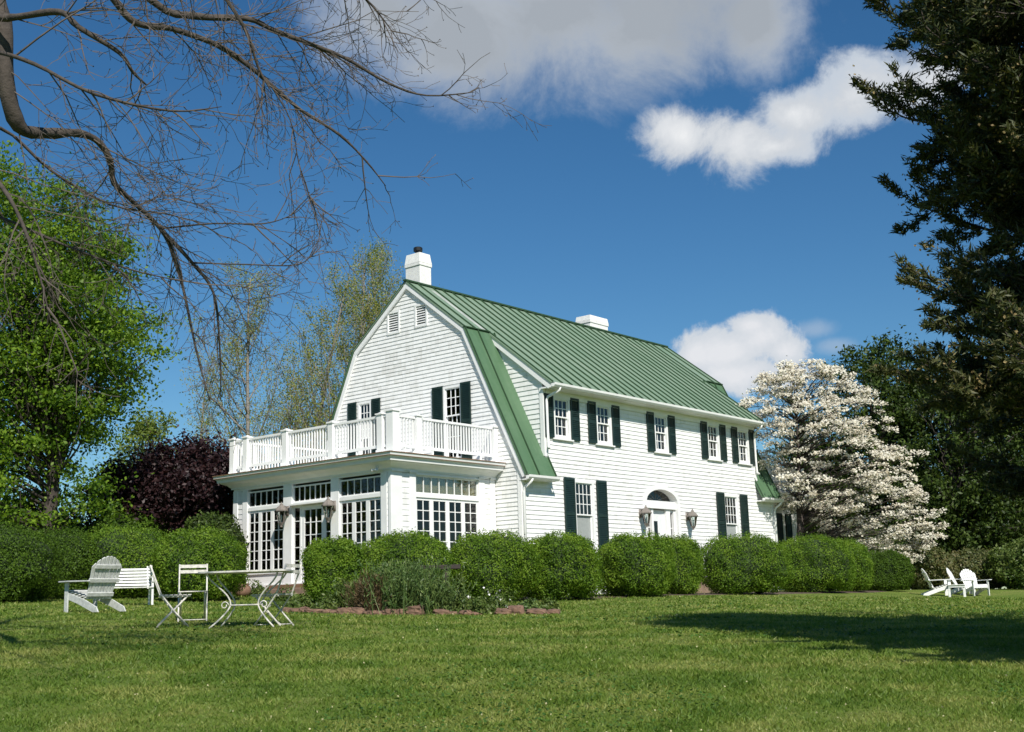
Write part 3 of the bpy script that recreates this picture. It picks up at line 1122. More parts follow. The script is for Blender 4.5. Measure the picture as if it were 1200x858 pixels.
b.build('door_head', MAT['lead'], entry)
# stoop
b = MB()
b.box(DC - 1.3, DC + 1.3, -1.45, -0.05, -0.6, 0.10)
b.box(DC - 1.0, DC + 1.0, -1.80, -1.452, -0.6, -0.08)
b.build('stoop', MAT['step_stone'], house, bevel=0.015)
for sx in (DC - 1.2, DC + 1.2):
    b = MB()
    z = 1.13
    b.bar((sx, -1.42, z), (sx, -0.04, z), 0.05, 0.035)
    b.bar((sx, -1.42, 0.22), (sx, -0.04, 0.22), 0.03, 0.025)
    for k in range(11):
        y = -1.40 + k * 0.132
        b.bar((sx, y, 0.1), (sx, y, z), 0.018 if k % 10 else 0.04, 0.018 if k % 10 else 0.04)
    b.build('stoop_railing', MAT['chair_white'], house)
b = MB()
for k in range(17):
    x = DC + 1.2 - k * 0.05
    b.bar((x, -1.41, 0.1), (x, -1.41, 1.12), 0.016, 0.016)
b.bar((DC + 1.2, -1.41, 1.13), (DC + 0.35, -1.41, 1.13), 0.035, 0.05)
b.build('stoop_railing', MAT['chair_white'], house)

# ---- chimneys (painted brick)
def chimney(u0, u1, v0, v1, z0, z1, band, taper, flue):
    b = MB()
    b.box(u0, u1, v0, v1, z0, band)
    e = 0.025
    b.box(u0 - e, u1 + e, v0 - e, v1 + e, band + 0.001, band + 0.10)
    lo = [(u0 - e, v0 - e), (u1 + e, v0 - e), (u1 + e, v1 + e), (u0 - e, v1 + e)]
    t = taper
    hi = [(u0 - e + t, v0 - e + t), (u1 + e - t, v0 - e + t), (u1 + e - t, v1 + e - t), (u0 - e + t, v1 + e - t)]
    vs = [(x, y, band + 0.101) for x, y in lo] + [(x, y, z1) for x, y in hi]
    b.add(vs, [(0, 1, 2, 3), (4, 5, 6, 7), (0, 1, 5, 4), (1, 2, 6, 5), (2, 3, 7, 6), (3, 0, 4, 7)])
    c = b.build('chimney', MAT['white_brick'], house, bevel=0.01)
    if flue:
        cx, cy = (u0 + u1) / 2, (v0 + v1) / 2
        f = MB()
        f.lathe([(0.10, z1 - 0.05), (0.10, z1 + 0.12), (0.15, z1 + 0.13), (0.15, z1 + 0.24), (0.13, z1 + 0.26)], (cx, cy, 0), 14)
        f.build('flue_cap', MAT['dark_metal'], c, smooth=False)
    b = MB()
    g = 0.03
    b.box(u0 - g, u1 + g, v0 - g - 0.05, v0 - 0.002, z0 + 0.3, RZ + RT + 0.02)
    b.build('chimney_flashing', MAT['seam_green'], c)


chimney(0.60, 1.13, 4.45, 5.10, 8.6, 10.80, 10.36, 0.045, True)
chimney(9.90, 11.05, 4.45, 5.12, 8.6, 10.22, 9.92, 0.03, False)
# ------------------------------------------------------------------ the sunroom wing (parts of the house)
PX, PV0, PV1 = -4.26, 0.97, 7.64
FL = 0.20
SF = frame((PX, 0, 0), (0, 1, 0), (-1, 0, 0))             # garden face: s = v
SS = frame((0, PV0, 0), (1, 0, 0), (0, -1, 0))            # lawn face: s = u
SB = frame((0, PV1, 0), (1, 0, 0), (0, 1, 0))             # rear face


def posts(M, items, z0, z1, t0=-0.13, t1=0.03):
    b = MB(M)
    for s0, s1 in items:
        b.box(s0, s1, t0, t1, z0, z1)
    return b


# posts, pilasters, base and entablature
for s0, s1 in ((4.95, 5.33), (2.98, 3.31), (7.43, 7.635), (6.97, 7.19), (1.10, 1.33)):
    MB(SF).box(s0, s1, -0.13, 0.03, FL, 2.99).build('pilaster', MAT['white_paint'], house, bevel=0.006)
MB(SF).box(0.935, 1.035, -0.10, 0.034, FL, 3.05).build('pilaster', MAT['white_paint'], house, bevel=0.006)
for s0, s1 in ((-4.225, -3.86), (-3.57, -3.33), (-0.755, -0.50), (-0.25, -0.04)):
    MB(SS).box(s0, s1, -0.13, 0.03, FL, 3.0).build('pilaster', MAT['white_paint'], house, bevel=0.006)
for s0, s1 in ((-4.29, -3.83), (-3.60, -3.31), (-0.775, -0.47), (-0.28, -0.03)):
    MB(SS).box(s0, s1, -0.03, 0.075, 3.002, 3.06).build('pilaster_cap', MAT['white_paint'], house, bevel=0.006)
for M_, sp in ((SF, (7.19, 7.43)), (SF, (1.035, 1.10)), (SS, (-3.86, -3.57)), (SS, (-0.50, -0.25))):
    b = MB(M_)
    siding(b, FL, 2.99, lambda z: [sp], lip=0.012)
    b.build('sunroom_siding', MAT['white_siding'], house, recalc=False)
b = MB(SB)
siding(b, FL, 3.0, lambda z: [(PX + 0.03, 0.0)])
b.build('sunroom_siding', MAT['white_siding'], house, recalc=False)
b = MB(SF)
b.box(1.0, 7.62, -0.14, 0.02, 2.992, 3.30)                 # frieze
b.box(0.93, 7.66, -0.16, 0.05, -0.0, FL - 0.002)           # skirt
for s0, s1 in ((5.33, 6.97), (1.33, 2.98)):
    b.box(s0, s1, -0.11, 0.0, FL, 0.50)
    b.box(s0, s1, -0.12, 0.045, 0.502, 0.56)
b.build('sunroom_panel', MAT['white_paint'], house, bevel=0.004)
b = MB(SS)
b.box(-4.22, -0.03, -0.14, 0.02, 3.002, 3.30)
b.box(-4.22, -0.03, -0.16, 0.05, 0.0, FL - 0.002)
b.box(-3.33, -0.755, -0.11, 0.0, FL, 0.50)
b.box(-3.33, -0.755, -0.12, 0.045, 0.502, 0.56)
b.build('sunroom_panel', MAT['white_paint'], house, bevel=0.004)
b = MB()
b.box(PX - 0.02, -0.05, PV0 - 0.02, PV1 + 0.02, -0.6, -0.004)
b.build('sunroom_foundation', MAT['step_stone'], house)

# cornice: a sloping bed mould and a crown below the deck edge, with a thin copper drip
def cornice(b, pts, prof):
    """sweep profile (out, z) along open plan polyline pts with per-vertex outward mitre vectors"""
    n = len(prof)
    vs, fs = [], []
    for (x, y, ox, oy) in pts:
        vs += [(x + ox * o_, y + oy * o_, z) for o_, z in prof]
    for i in range(len(pts) - 1):
        for j in range(n):
            fs.append((i * n + j, i * n + (j + 1) % n, (i + 1) * n + (j + 1) % n, (i + 1) * n + j))
    fs += [tuple(range(n)), tuple(range((len(pts) - 1) * n, len(pts) * n))]
    b.add(vs, fs)


plan = [(-0.03, PV0, 0, -1), (PX, PV0, -1, -1), (PX, PV1, -1, 1), (-0.03, PV1, 0, 1)]
b = MB()
cornice(b, plan, [(0.022, 3.05), (0.06, 3.05), (0.06, 3.09), (0.16, 3.18), (0.30, 3.235), (0.30, 3.25), (0.355, 3.25), (0.365, 3.32), (0.40, 3.365), (0.022, 3.365)])
b.build('cornice', MAT['white_paint'], house)
b = MB()
cornice(b, plan, [(0.02, 3.367), (0.435, 3.367), (0.435, 3.383), (0.02, 3.383)])
b.build('copper_drip', MAT['copper_brown'], house)
b = MB()
cornice(b, plan, [(0.02, 3.385), (0.43, 3.385), (0.45, 3.47), (0.02, 3.49)])
b.box(PX - 0.02, -0.03, PV0 - 0.02, PV1 + 0.02, 3.386, 3.488)
b.build('deck_roof', MAT['white_paint'], house)
b = MB()
cornice(b, [(x, y, ox, oy) for x, y, ox, oy in plan], [(0.452, 3.452), (0.462, 3.452), (0.462, 3.476), (0.452, 3.476)])
b.build('copper_drip', MAT['copper_brown'], house)
# inside
MB().box(PX + 0.17, -0.06, PV0 + 0.17, PV1 - 0.1, 0.06, FL).build('sunroom_floor', MAT['floor_wood'], house)
MB().box(PX + 0.15, -0.06, PV0 + 0.15, PV1 - 0.1, 3.10, 3.14).build('sunroom_ceiling', MAT['ceiling'], house)
MB().box(-1.6, -1.55, PV0 + 0.5, PV1 - 0.12, FL, 3.09).build('sunroom_inner_wall', MAT['dark_interior'], house)


def glazed(M, name, s0, s1, z0, z1, nc, nr, fw=0.05, t0=-0.075, t1=-0.02, mw=0.024, wb=None, glass='dark_glass'):
    b = MB(M)
    ring(b, s0, s1, z0, z1, t0, t1, fw, wb)
    muntins(b, s0 + fw, s1 - fw, z0 + (wb or fw), z1 - fw, nc, nr, t0 + 0.008, t1 - 0.006, mw)
    w = b.build(name, MAT['white_paint'], house)
    MB(M).box(s0 + fw - 0.01, s1 - fw + 0.01, (t0 + t1) / 2 - 0.003, (t0 + t1) / 2 + 0.003, z0 + (wb or fw) - 0.01, z1 - fw + 0.01).build('pane', MAT[glass], w)
    return w


# garden face
b = MB(SF)
for s0, s1 in ((5.33, 6.97), (3.31, 4.95), (1.33, 2.98)):
    b.box(s0, s1, -0.11, 0.015, 2.36, 2.46)
b.box(3.27, 4.99, 0.032, 0.16, 2.37, 2.42)
b.build('transom_bar', MAT['white_paint'], house)
for s0, s1, n in ((5.33, 6.97, 6), (3.31, 4.95, 7), (1.33, 2.98, 6)):
    glazed(SF, 'transom_window', s0, s1, 2.46, 2.93, n, 1, 0.04)
for s0, s1 in ((5.33, 6.97), (1.33, 2.98)):
    w3 = (s1 - s0) / 3
    for k in range(3):
        glazed(SF, 'casement_window', s0 + k * w3, s0 + (k + 1) * w3, 0.56, 2.36, 2, 6, 0.07)
glazed(SF, 'sidelight_window', 4.60, 4.95, FL, 2.36, 1, 5, 0.06, wb=0.25)
glazed(SF, 'sidelight_window', 3.31, 3.62, FL, 2.36, 1, 5, 0.06, wb=0.25)
dr = glazed(SF, 'sunroom_door', 3.62, 4.60, FL + 0.01, 2.35, 3, 5, 0.13, -0.09, -0.03, wb=0.25)
b = MB(SF)
b.tube([(3.70, -0.03, 1.22), (3.70, 0.03, 1.22), (3.79, 0.035, 1.22)], 0.012, 6)
b.build('door_handle', MAT['dark_metal'], dr)
b = MB(SF)
b.box(3.2, 5.6, 0.055, 0.42, 0.05, 0.16)
b.build('threshold', MAT['copper_brown'], house, bevel=0.01)
b = MB()
b.box(PX - 1.35, PX - 0.06, 2.9, 7.3, -0.6, 0.03)
b.box(PX - 1.75, PX - 1.352, 3.1, 7.1, -0.6, -0.11)
b.build('garden_step', MAT['step_stone'], house, bevel=0.02)
# lawn face
b = MB(SS)
b.box(-3.33, -0.755, -0.11, 0.015, 2.36, 2.46)
b.box(-3.36, -0.73, -0.03, 0.05, 2.965, 3.0)
b.build('transom_bar', MAT['white_paint'], house)
glazed(SS, 'transom_window', -3.33, -0.755, 2.46, 2.962, 8, 1, 0.04, glass='clear_glass')
MB(SS).box(-3.30, -0.78, -0.125, -0.12, 2.48, 2.95).build('roller_blind', MAT['blind'], house)
w4 = (3.33 - 0.755) / 4
for k in range(4):
    glazed(SS, 'casement_window', -3.33 + k * w4, -3.33 + (k + 1) * w4, 0.56, 2.36, 2, 6, 0.075)

# ---- balustrade round the deck
RB, RTOP = 3.60, 4.50


def newel(x, y, w=0.20, z1=4.62, z0=3.46):
    b = MB()
    h = w / 2
    b.box(x - h, x + h, y - h, y + h, z0, z1 - 0.075)
    b.box(x - h - 0.02, x + h + 0.02, y - h - 0.02, y + h + 0.02, z0, z0 + 0.13)
    b.box(x - h - 0.03, x + h + 0.03, y - h - 0.03, y + h + 0.03, z1 - 0.074, z1 - 0.035)
    vs = [(x - h, y - h, z1 - 0.034), (x + h, y - h, z1 - 0.034), (x + h, y + h, z1 - 0.034), (x - h, y + h, z1 - 0.034), (x, y, z1 + 0.02)]
    b.add(vs, [(0, 1, 2, 3), (0, 1, 4), (1, 2, 4), (2, 3, 4), (3, 0, 4)])
    return b.build('deck_post', MAT['white_paint'], house)


def rail_run(p, q, x_out=0.1):
    p, q = Vector(p), Vector(q)
    d = q - p
    L_ = d.length
    d.normalize()
    a, c = p + d * x_out, q - d * x_out
    b = MB()
    b.bar((a.x, a.y, RTOP), (c.x, c.y, RTOP), 0.09, 0.06)
    b.bar((a.x, a.y, RB + 0.10), (c.x, c.y, RB + 0.10), 0.06, 0.075)
    k = max(1, int(round((L_ - 2 * x_out) / 0.115)))
    for i in range(k):
        s = a + d * ((i + 0.5) * (L_ - 2 * x_out) / k)
        b.bar((s.x, s.y, RB + 0.136), (s.x, s.y, RTOP - 0.029), 0.036, 0.036, up=tuple(d))
    nb = max(1, int(L_ / 1.0))
    for i in range(nb):
        s = a + d * ((i + 0.5) * (L_ - 2 * x_out) / nb)
        b.bar((s.x, s.y, 3.48), (s.x, s.y, RB + 0.063), 0.04, 0.04, up=tuple(d))
    b.build('deck_railing', MAT['white_paint'], house)


XF, YF, YB = PX - 0.02, 0.88, 7.62
front_posts = [YB, 7.0, 5.20, 3.23, 1.27, YF]
for y in front_posts[:-1]:
    newel(XF, y)
newel(XF + 0.05, YF + 0.02, 0.26, 4.68)
for a, c in zip(front_posts[:-1], front_posts[1:]):
    rail_run((XF, a, 0), (XF, c, 0), 0.11)
side_posts = [XF, -3.33, -0.10]
newel(-3.33, YF)
newel(-0.10, YF, 0.16, 4.60)
for a, c in zip(side_posts[:-1], side_posts[1:]):
    rail_run((a, YF, 0), (c, YF, 0), 0.11)
for x in (-2.2, -0.12):
    newel(x, YB)
rail_run((XF, YB, 0), (-2.2, YB, 0), 0.11)
rail_run((-2.2, YB, 0), (-0.12, YB, 0), 0.11)

# ------------------------------------------------------------------ the matching wing at the far end
AX = frame((0, PV0, 0), (1, 0, 0), (0, -1, 0))
a_holes = [(16.95, 18.2, 0.5, 2.70)]
b = MB(AX)
siding(b, BASE, 3.1, lambda z: cut(15.06, 19.2, a_holes, z), [0.5, 2.70])
b.build('side_wing_wall', MAT['white_siding'], house, recalc=False)
b = MB(frame((19.2, 0, 0), (0, 1, 0), (1, 0, 0)))
siding(b, BASE, 3.1, lambda z: [(PV0, PV1)])
b.build('side_wing_wall', MAT['white_siding'], house, recalc=False)
plan2 = [(LEN + 0.03, PV0, 0, -1), (19.2, PV0, 1, -1), (19.2, PV1, 1, 1), (LEN + 0.03, PV1, 0, 1)]
b = MB()
cornice(b, plan2, [(0.022, 3.0), (0.06, 3.0), (0.06, 3.09), (0.30, 3.235), (0.355, 3.25), (0.40, 3.365), (0.44, 3.39), (0.45, 3.48), (0.0, 3.49), (0.0, 3.0)])
b.box(LEN + 0.03, 19.18, PV0 + 0.02, PV1 - 0.02, 3.386, 3.486)
b.build('side_wing_roof', MAT['white_paint'], house)
b = MB(AX)
ring(b, 16.9, 18.25, 0.45, 2.75, -0.1, 0.03, 0.10)
b.box(17.45, 17.70, -0.1, 0.029, 0.55, 2.65)
sw = b.build('window', MAT['white_paint'], house)
MB(AX).box(17.0, 18.15, -0.06, -0.05, 0.55, 2.65).build('pane', MAT['dark_glass'], sw)
shutter(AX, 16.93, 17.46, 0.5, 2.68)
shutter(AX, 17.76, 18.22, 0.5, 2.68)
for a, c in (((15.3, YF, 0), (17.2, YF, 0)), ((17.2, YF, 0), (19.2, YF, 0)), ((19.2, YF, 0), (19.2, 4.2, 0)), ((19.2, 4.2, 0), (19.2, YB, 0))):
    rail_run(a, c)
for x, y in ((15.3, YF), (17.2, YF), (19.2, YF), (19.2, 4.2), (19.2, YB)):
    newel(x, y)

# a table lamp with a pale shade stands inside the sunroom
t = thing('table_lamp', 'pale lamp shade seen through the sunroom window facing the lawn', 'lamp', (-2.0, 1.75, FL))
MB().lathe([(0.22, 0.0), (0.22, 0.03), (0.03, 0.05), (0.03, 0.9), (0.25, 0.92), (0.25, 0.95), (0.05, 0.96), (0.05, 1.30)], n=14).build('base', MAT['floor_wood'], t, smooth=True)
MB().lathe([(0.22, 1.30), (0.12, 1.62)], n=18).build('lamp_shade', MAT['curtain'], t, smooth=True)

# ------------------------------------------------------------------ carriage lanterns
def lantern(M, s, z, label):
    o = M @ Vector((s, 0.03, z))
    t = thing('wall_lantern', label, 'lantern', o, 0, 'carriage lanterns on the house')
    Q = frame((0, 0, 0), M.col[0][:3], M.col[1][:3])
    b = MB(Q)
    b.box(-0.06, 0.06, 0.0, 0.025, -0.12, 0.16)
    b.tube([(0, 0.02, 0.08), (0, 0.10, 0.16), (0, 0.20, 0.17), (0, 0.23, 0.12)], 0.014, 6)
    b.tube([(0, 0.02, -0.06), (0, 0.09, -0.10), (0, 0.17, -0.02), (0, 0.23, -0.06)], 0.012, 6)
    b.build('bracket', MAT['lead'], t, smooth=True)
    b = MB(Q)
    b.lathe([(0.03, -0.44), (0.035, -0.40), (0.05, -0.38), (0.085, -0.33), (0.09, -0.315)], (0, 0.23, 0), 8)
    b.lathe([(0.165, 0.02), (0.185, 0.0), (0.19, 0.03), (0.12, 0.12), (0.05, 0.18), (0.045, 0.21), (0.02, 0.23), (0.014, 0.27)], (0, 0.23, 0), 8)
    for k in range(6):
        a = 2 * math.pi * k / 6
        b.bar((0.085 * math.cos(a), 0.23 + 0.085 * math.sin(a), -0.32), (0.15 * math.cos(a), 0.23 + 0.15 * math.sin(a), 0.02), 0.014, 0.014)
    b.build('lantern_frame', MAT['lead'], t)
    b = MB(Q)
    b.lathe([(0.078, -0.315), (0.142, 0.015)], (0, 0.23, 0), 6)
    b.build('lantern_glass', MAT['window_glass'], t)
    b = MB(Q)
    b.lathe([(0.022, -0.31), (0.022, -0.12), (0.01, -0.09)], (0, 0.23, 0), 8)
    b.build('candle', MAT['flower_white'], t)
    return t


lantern(FRONT, 5.98, 2.17, 'weathered metal lantern left of the arched front door')
lantern(FRONT, 8.80, 2.17, 'weathered metal lantern right of the arched front door')
lantern(SF, 5.13, 2.22, 'weathered metal lantern left of the glazed sunroom door')
lantern(SF, 3.15, 2.22, 'weathered metal lantern right of the glazed sunroom door')
# twin floodlight under the corner of the deck
t = thing('floodlight', 'small white twin floodlight under the corner of the sunroom cornice', 'floodlight', (PX - 0.12, 1.35, 3.12))
MB().lathe([(0.05, 0.0), (0.05, 0.05)], n=12).build('base', MAT['chair_white'], t)
b = MB()
for s in (-1, 1):
    b.tube([(0, 0, 0), (-0.05, 0.05 * s, -0.05), (-0.12, 0.10 * s, -0.08)], [0.02, 0.03, 0.055], 10)
b.build('lamp_head', MAT['chair_white'], t, smooth=True)
# ------------------------------------------------------------------ garden furniture
RGT = Vector((math.cos(YAW), -math.sin(YAW), 0))
FWD = Vector((math.sin(YAW), math.cos(YAW), 0))


def heading(r, f):
    v = RGT * r + FWD * f
    return math.atan2(v.y, v.x)


def adirondack(label, loc, rz, mat, scale=1.0, group=None, n=7):
    """x forwards"""
    t = thing('adirondack_chair', label, 'chair', loc, rz, group)
    t.scale = (scale,) * 3
    mt = MAT[mat]
    b = MB()
    for i in range(6):                                    # seat slats follow the sloping rails
        x = 0.27 - i * 0.095
        z = 0.385 - i * 0.026
        b.bar((x, -0.27, z), (x, 0.27, z), 0.085, 0.02, up=(0.27, 0, 1))
    b.bar((0.305, -0.27, 0.33), (0.305, 0.27, 0.33), 0.02, 0.10)
    b.build('seat', mt, t, bevel=0.003)
    b = MB()                                              # fan back of rounded slats
    p0, d = Vector((-0.22, 0, 0.235)), Vector((-0.40, 0, 0.92)).normalized()
    nrm = Vector((d.z, 0, -d.x))
    for i in range(n):
        k = (i - (n - 1) / 2) / ((n - 1) / 2)
        y0, y1 = k * 0.215, k * 0.275
        L0 = 0.80 - 0.16 * k * k
        w0, w1 = 0.40 / n, 0.505 / n
        top = []
        for q in range(5):
            a = math.pi * q / 4
            kk = k + (w1 / 2 * math.cos(a)) / 0.275
            top.append((y1 + w1 / 2 * math.cos(a), 0.80 - 0.16 * kk * kk + 0.012 * math.sin(a)))
        out = [(y0 - w0 / 2, 0.0), (y0 + w0 / 2, 0.0)] + top
        b.prism([p0 + d * h + Vector((0, y, 0)) for y, h in out], nrm * -0.02)
    for h, hw in ((0.10, 0.27), (0.36, 0.31), (0.62, 0.25)):
        c = p0 + d * h - nrm * 0.034
        b.bar(c + Vector((0, -hw, 0)), c + Vector((0, hw, 0)), 0.026, 0.07, up=d)
    b.build('backrest', mt, t, bevel=0.003)
    for s in (-1, 1):
        b = MB()
        y = s * 0.335
        b.prism([(0.40, y - 0.065, 0.545), (0.42, y, 0.545), (0.40, y + 0.065, 0.545), (0.10, y + 0.075, 0.545), (-0.42, y + 0.03 - s * 0.01, 0.535), (-0.42, y - 0.035, 0.535), (0.10, y - 0.055, 0.545)], (0, 0, 0.022))
        b.build('armrest', mt, t, bevel=0.003)
        b = MB()
        b.box(0.235, 0.335, s * 0.297 - 0.013, s * 0.297 + 0.013, 0.0, 0.543)
        b.prism([(0.27, s * 0.311, 0.542), (0.33, s * 0.311, 0.542), (0.27, s * 0.311, 0.40)], (0, s * 0.02, 0)) if False else None
        b.build('front_leg', mt, t, bevel=0.003)
        b = MB()
        yy = s * 0.268
        b.prism([(0.295, yy, 0.37), (0.295, yy, 0.25), (-0.05, yy, 0.155), (-0.50, yy, 0.0), (-0.66, yy, 0.0), (-0.60, yy, 0.09), (-0.25, yy, 0.225)], (0, s * 0.024, 0))
        b.build('rear_leg', mt, t, bevel=0.003)
    return t


adirondack('peeling white adirondack chair with a rounded fan back on the left lawn', gp(106, 19.9), heading(-0.80, 0.60), 'weathered_white', 0.90, n=8)
adirondack('white adirondack chair seen side on, left of the low table on the far right lawn', gp(1102, 40.5), heading(0.97, -0.12), 'chair_white', 0.93, 'adirondack chairs on the right lawn')
adirondack('white adirondack chair turned towards the low table, half hidden behind the end chair', gp(1131, 42.0), heading(0.80, -0.50), 'chair_white', 0.93, 'adirondack chairs on the right lawn')
adirondack('white adirondack chair at the right end of the row, its slatted back to the shrubs', gp(1145, 41.0), heading(0.22, -0.97), 'chair_white', 0.93, 'adirondack chairs on the right lawn')

t = thing('side_table', 'low white slatted table between the adirondack chairs', 'table', gp(1122, 39.9), heading(0.9, -0.3))
b = MB()
for i in range(5):
    y = -0.2 + i * 0.1
    b.box(-0.27, 0.27, y - 0.045, y + 0.045, 0.38, 0.40)
b.box(-0.25, 0.25, -0.21, -0.19, 0.31, 0.379)
b.box(-0.25, 0.25, 0.19, 0.21, 0.31, 0.379)
b.build('tabletop', MAT['chair_white'], t)
for sx in (-1, 1):
    for sy in (-1, 1):
        MB().box(sx * 0.23 - 0.035, sx * 0.23 + 0.035, sy * 0.175 - 0.012, sy * 0.175 + 0.012, 0, 0.378).build('leg', MAT['chair_white'], t)


def bistro_chair(label, loc, rz, group):
    """folding slatted garden chair, x forwards"""
    t = thing('bistro_chair', label, 'chair', loc, rz, group)
    t.scale = (0.94,) * 3
    mt = MAT['iron_white']
    W_ = 0.19
    b = MB()
    for i in range(7):
        x = 0.20 - i * 0.062
        b.box(x - 0.024, x + 0.024, -W_ - 0.02, W_ + 0.02, 0.428, 0.442)
    b.tube([(0.215, -W_ + 0.01, 0.415), (-0.20, -W_ + 0.01, 0.415)], 0.010, 6)
    b.tube([(0.215, W_ - 0.01, 0.415), (-0.20, W_ - 0.01, 0.415)], 0.010, 6)
    b.build('seat', mt, t)
    b = MB()
    for z in (0.74, 0.82):
        pts = []
        for k in range(7):
            y = -W_ - 0.01 + (2 * W_ + 0.02) * k / 6
            pts.append((-0.30 - (z - 0.74) * 0.2 - 0.018 * (1 - (y / W_) ** 2), y, z))
        for p, q in zip(pts[:-1], pts[1:]):
            b.bar(p, q, 0.012, 0.048)
    b.build('backrest', mt, t)
    for s in (-1, 1):
        b = MB()
        y = s * (W_ + 0.012)
        b.tube([(-0.335, y, 0.85), (-0.28, y, 0.70), (-0.185, y, 0.45), (-0.02, y, 0.235), (0.19, y, 0.0)], 0.0125, 6)
        b.build('back_leg', mt, t, smooth=True)
        b = MB()
        y = s * (W_ - 0.018)
        b.tube([(0.17, y, 0.415), (0.0, y, 0.235), (-0.23, y, 0.0)], 0.0125, 6)
        b.build('cross_leg', mt, t, smooth=True)
    b = MB()
    b.tube([(0.165, -W_, 0.025), (0.165, W_, 0.025)], 0.008, 6)
    b.tube([(-0.205, -W_ + 0.02, 0.025), (-0.205, W_ - 0.02, 0.025)], 0.008, 6)
    b.build('stretcher', mt, t, smooth=True)
    return t


GB = 'folding chairs round the iron table'
bistro_chair('white folding chair at the left end of the iron table, seen from the side', gp(204, 16.2), heading(0.93, 0.30), GB)
bistro_chair('white folding chair behind the iron table with its two back slats to the hedge', gp(226, 17.2), heading(0.25, -0.97), GB)
bistro_chair('white folding chair at the right end of the iron table, nearest the sunroom', gp(320, 16.2), heading(-0.90, 0.34), GB)

t = thing('garden_table', 'long white iron garden table on curved scrolled legs', 'table', gp(289, 16.0), heading(1.0, -0.05))
t.scale = (0.93, 0.93, 0.95)
mt = MAT['iron_white']
b = MB()
b.prism([(0.63 * math.copysign(abs(math.cos(a)) ** 0.35, math.cos(a)), 0.36 * math.copysign(abs(math.sin(a)) ** 0.35, math.sin(a)), 0.735) for a in [2 * math.pi * i / 40 for i in range(40)]], (0, 0, 0.022))
b.build('tabletop', mt, t)
for sx in (-1, 1):
    for sy in (-1, 1):
        b = MB()
        pts = []
        for k in range(13):
            q = k / 12
            z = 0.73 * (1 - q)
            prof = 0.50 - 0.31 * math.sin(min(1, q / 0.58) * math.pi / 2) ** 1.6 if q < 0.58 else 0.19 + 0.26 * ((q - 0.58) / 0.42) ** 1.4
            pts.append((sx * prof, sy * (0.26 - 0.15 * math.sin(q * math.pi)), z))
        b.tube(pts, 0.012, 6)
        b.build('leg', mt, t, smooth=True)
b = MB()
for sy in (-1, 1):
    b.tube([(-0.20, sy * 0.12, 0.30), (0.20, sy * 0.12, 0.30)], 0.011, 6)
    for sx in (-1, 1):
        pts = [(sx * (0.22 + 0.055 - 0.055 * math.cos(a) * (1 - a / 12)), sy * 0.12, 0.30 + 0.055 * math.sin(a) * (1 - a / 12)) for a in [k * 0.45 for k in range(16)]]
        b.tube(pts, 0.008, 5)
for sx in (-1, 1):
    b.tube([(sx * 0.20, -0.12, 0.30), (sx * 0.20, 0.12, 0.30)], 0.011, 6)
b.build('scroll_stretcher', mt, t, smooth=True)

# slatted garden seat beside the hedge
t = thing('garden_bench', 'white slatted garden seat with scrolled arms in front of the clipped hedge', 'bench', gp(152, 25.2), heading(0.42, -0.90))
t.scale = (0.84,) * 3
mt = MAT['chair_white']
b = MB()
for i in range(6):
    b.box(-0.20 + i * 0.085, -0.14 + i * 0.085, -0.52, 0.52, 0.42, 0.44)
b.build('seat', mt, t)
b = MB()
for i in range(6):
    z = 0.50 + i * 0.075
    x = -0.24 - (z - 0.45) * 0.28
    b.bar((x, -0.52, z), (x, 0.52, z), 0.02, 0.048, up=(-0.28, 0, 1))
for y in (-0.46, 0.46):
    b.bar((-0.245, y, 0.40), (-0.39, y, 0.95), 0.035, 0.02)
b.build('backrest', mt, t)
for s in (-1, 1):
    b = MB()
    y = s * 0.50
    pts = [(-0.30, y, 0.66), (0.0, y, 0.68), (0.20, y, 0.67)] + [(0.20 + 0.075 * math.sin(a), y, 0.595 + 0.075 * math.cos(a)) for a in [k * 0.5 for k in range(1, 9)]]
    for p, q in zip(pts[:-1], pts[1:]):
        b.bar(p, q, 0.05, 0.02, up=(0.01, 0, 1))
    b.build('armrest', mt, t)
    b = MB()
    b.bar((0.22, y, 0.0), (0.22, y, 0.60), 0.05, 0.05)
    b.build('front_leg', mt, t)
    b = MB()
    b.bar((-0.28, y, 0.0), (-0.22, y, 0.42), 0.05, 0.05)
    b.build('rear_leg', mt, t)

# dark wooden bench behind the flower bed
bp0, bp1 = gp(486, 26.6), gp(540, 26.8)
mid = (bp0 + bp1) / 2
zt_ = 0.30
t = thing('plank_bench', 'dark brown wooden plank bench between the border plants and the boxwoods', 'bench', mid, heading(1.0, 0.05))
h_ = zt_ - mid.z
hl = (bp1 - bp0).length / 2
MB().box(-hl, hl, -0.20, 0.20, h_ - 0.09, h_).build('seat', MAT['brown_plank'], t, bevel=0.006)
for s in (-1, 1):
    MB().box(s * (hl - 0.30) - 0.04, s * (hl - 0.30) + 0.04, -0.17, 0.17, 0.0, h_ - 0.092).build('leg', MAT['brown_plank'], t)

# pot by the steps
q = gp(284, 30.5)
t = thing('plant_pot', 'round brown clay pot on the ground beside the sunroom step', 'pot', q)
MB().lathe([(0.10, 0.0), (0.18, 0.05), (0.215, 0.14), (0.20, 0.23), (0.15, 0.29), (0.17, 0.31), (0.165, 0.33), (0.13, 0.33), (0.12, 0.28)], n=18).build('body', MAT['terracotta'], t, smooth=True)
n_ = 160
c = np.array((0, 0, 0.40)) + RNG.normal(size=(n_, 3)) * (0.09, 0.09, 0.06)
np_mesh('foliage', leaf_verts(c, 0.07, 0.4), 4, MAT['herb_leaf'], t)
# ------------------------------------------------------------------ planting
def loc_frame(base):
    return np.array(base), np.array(RGT), np.array(FWD)


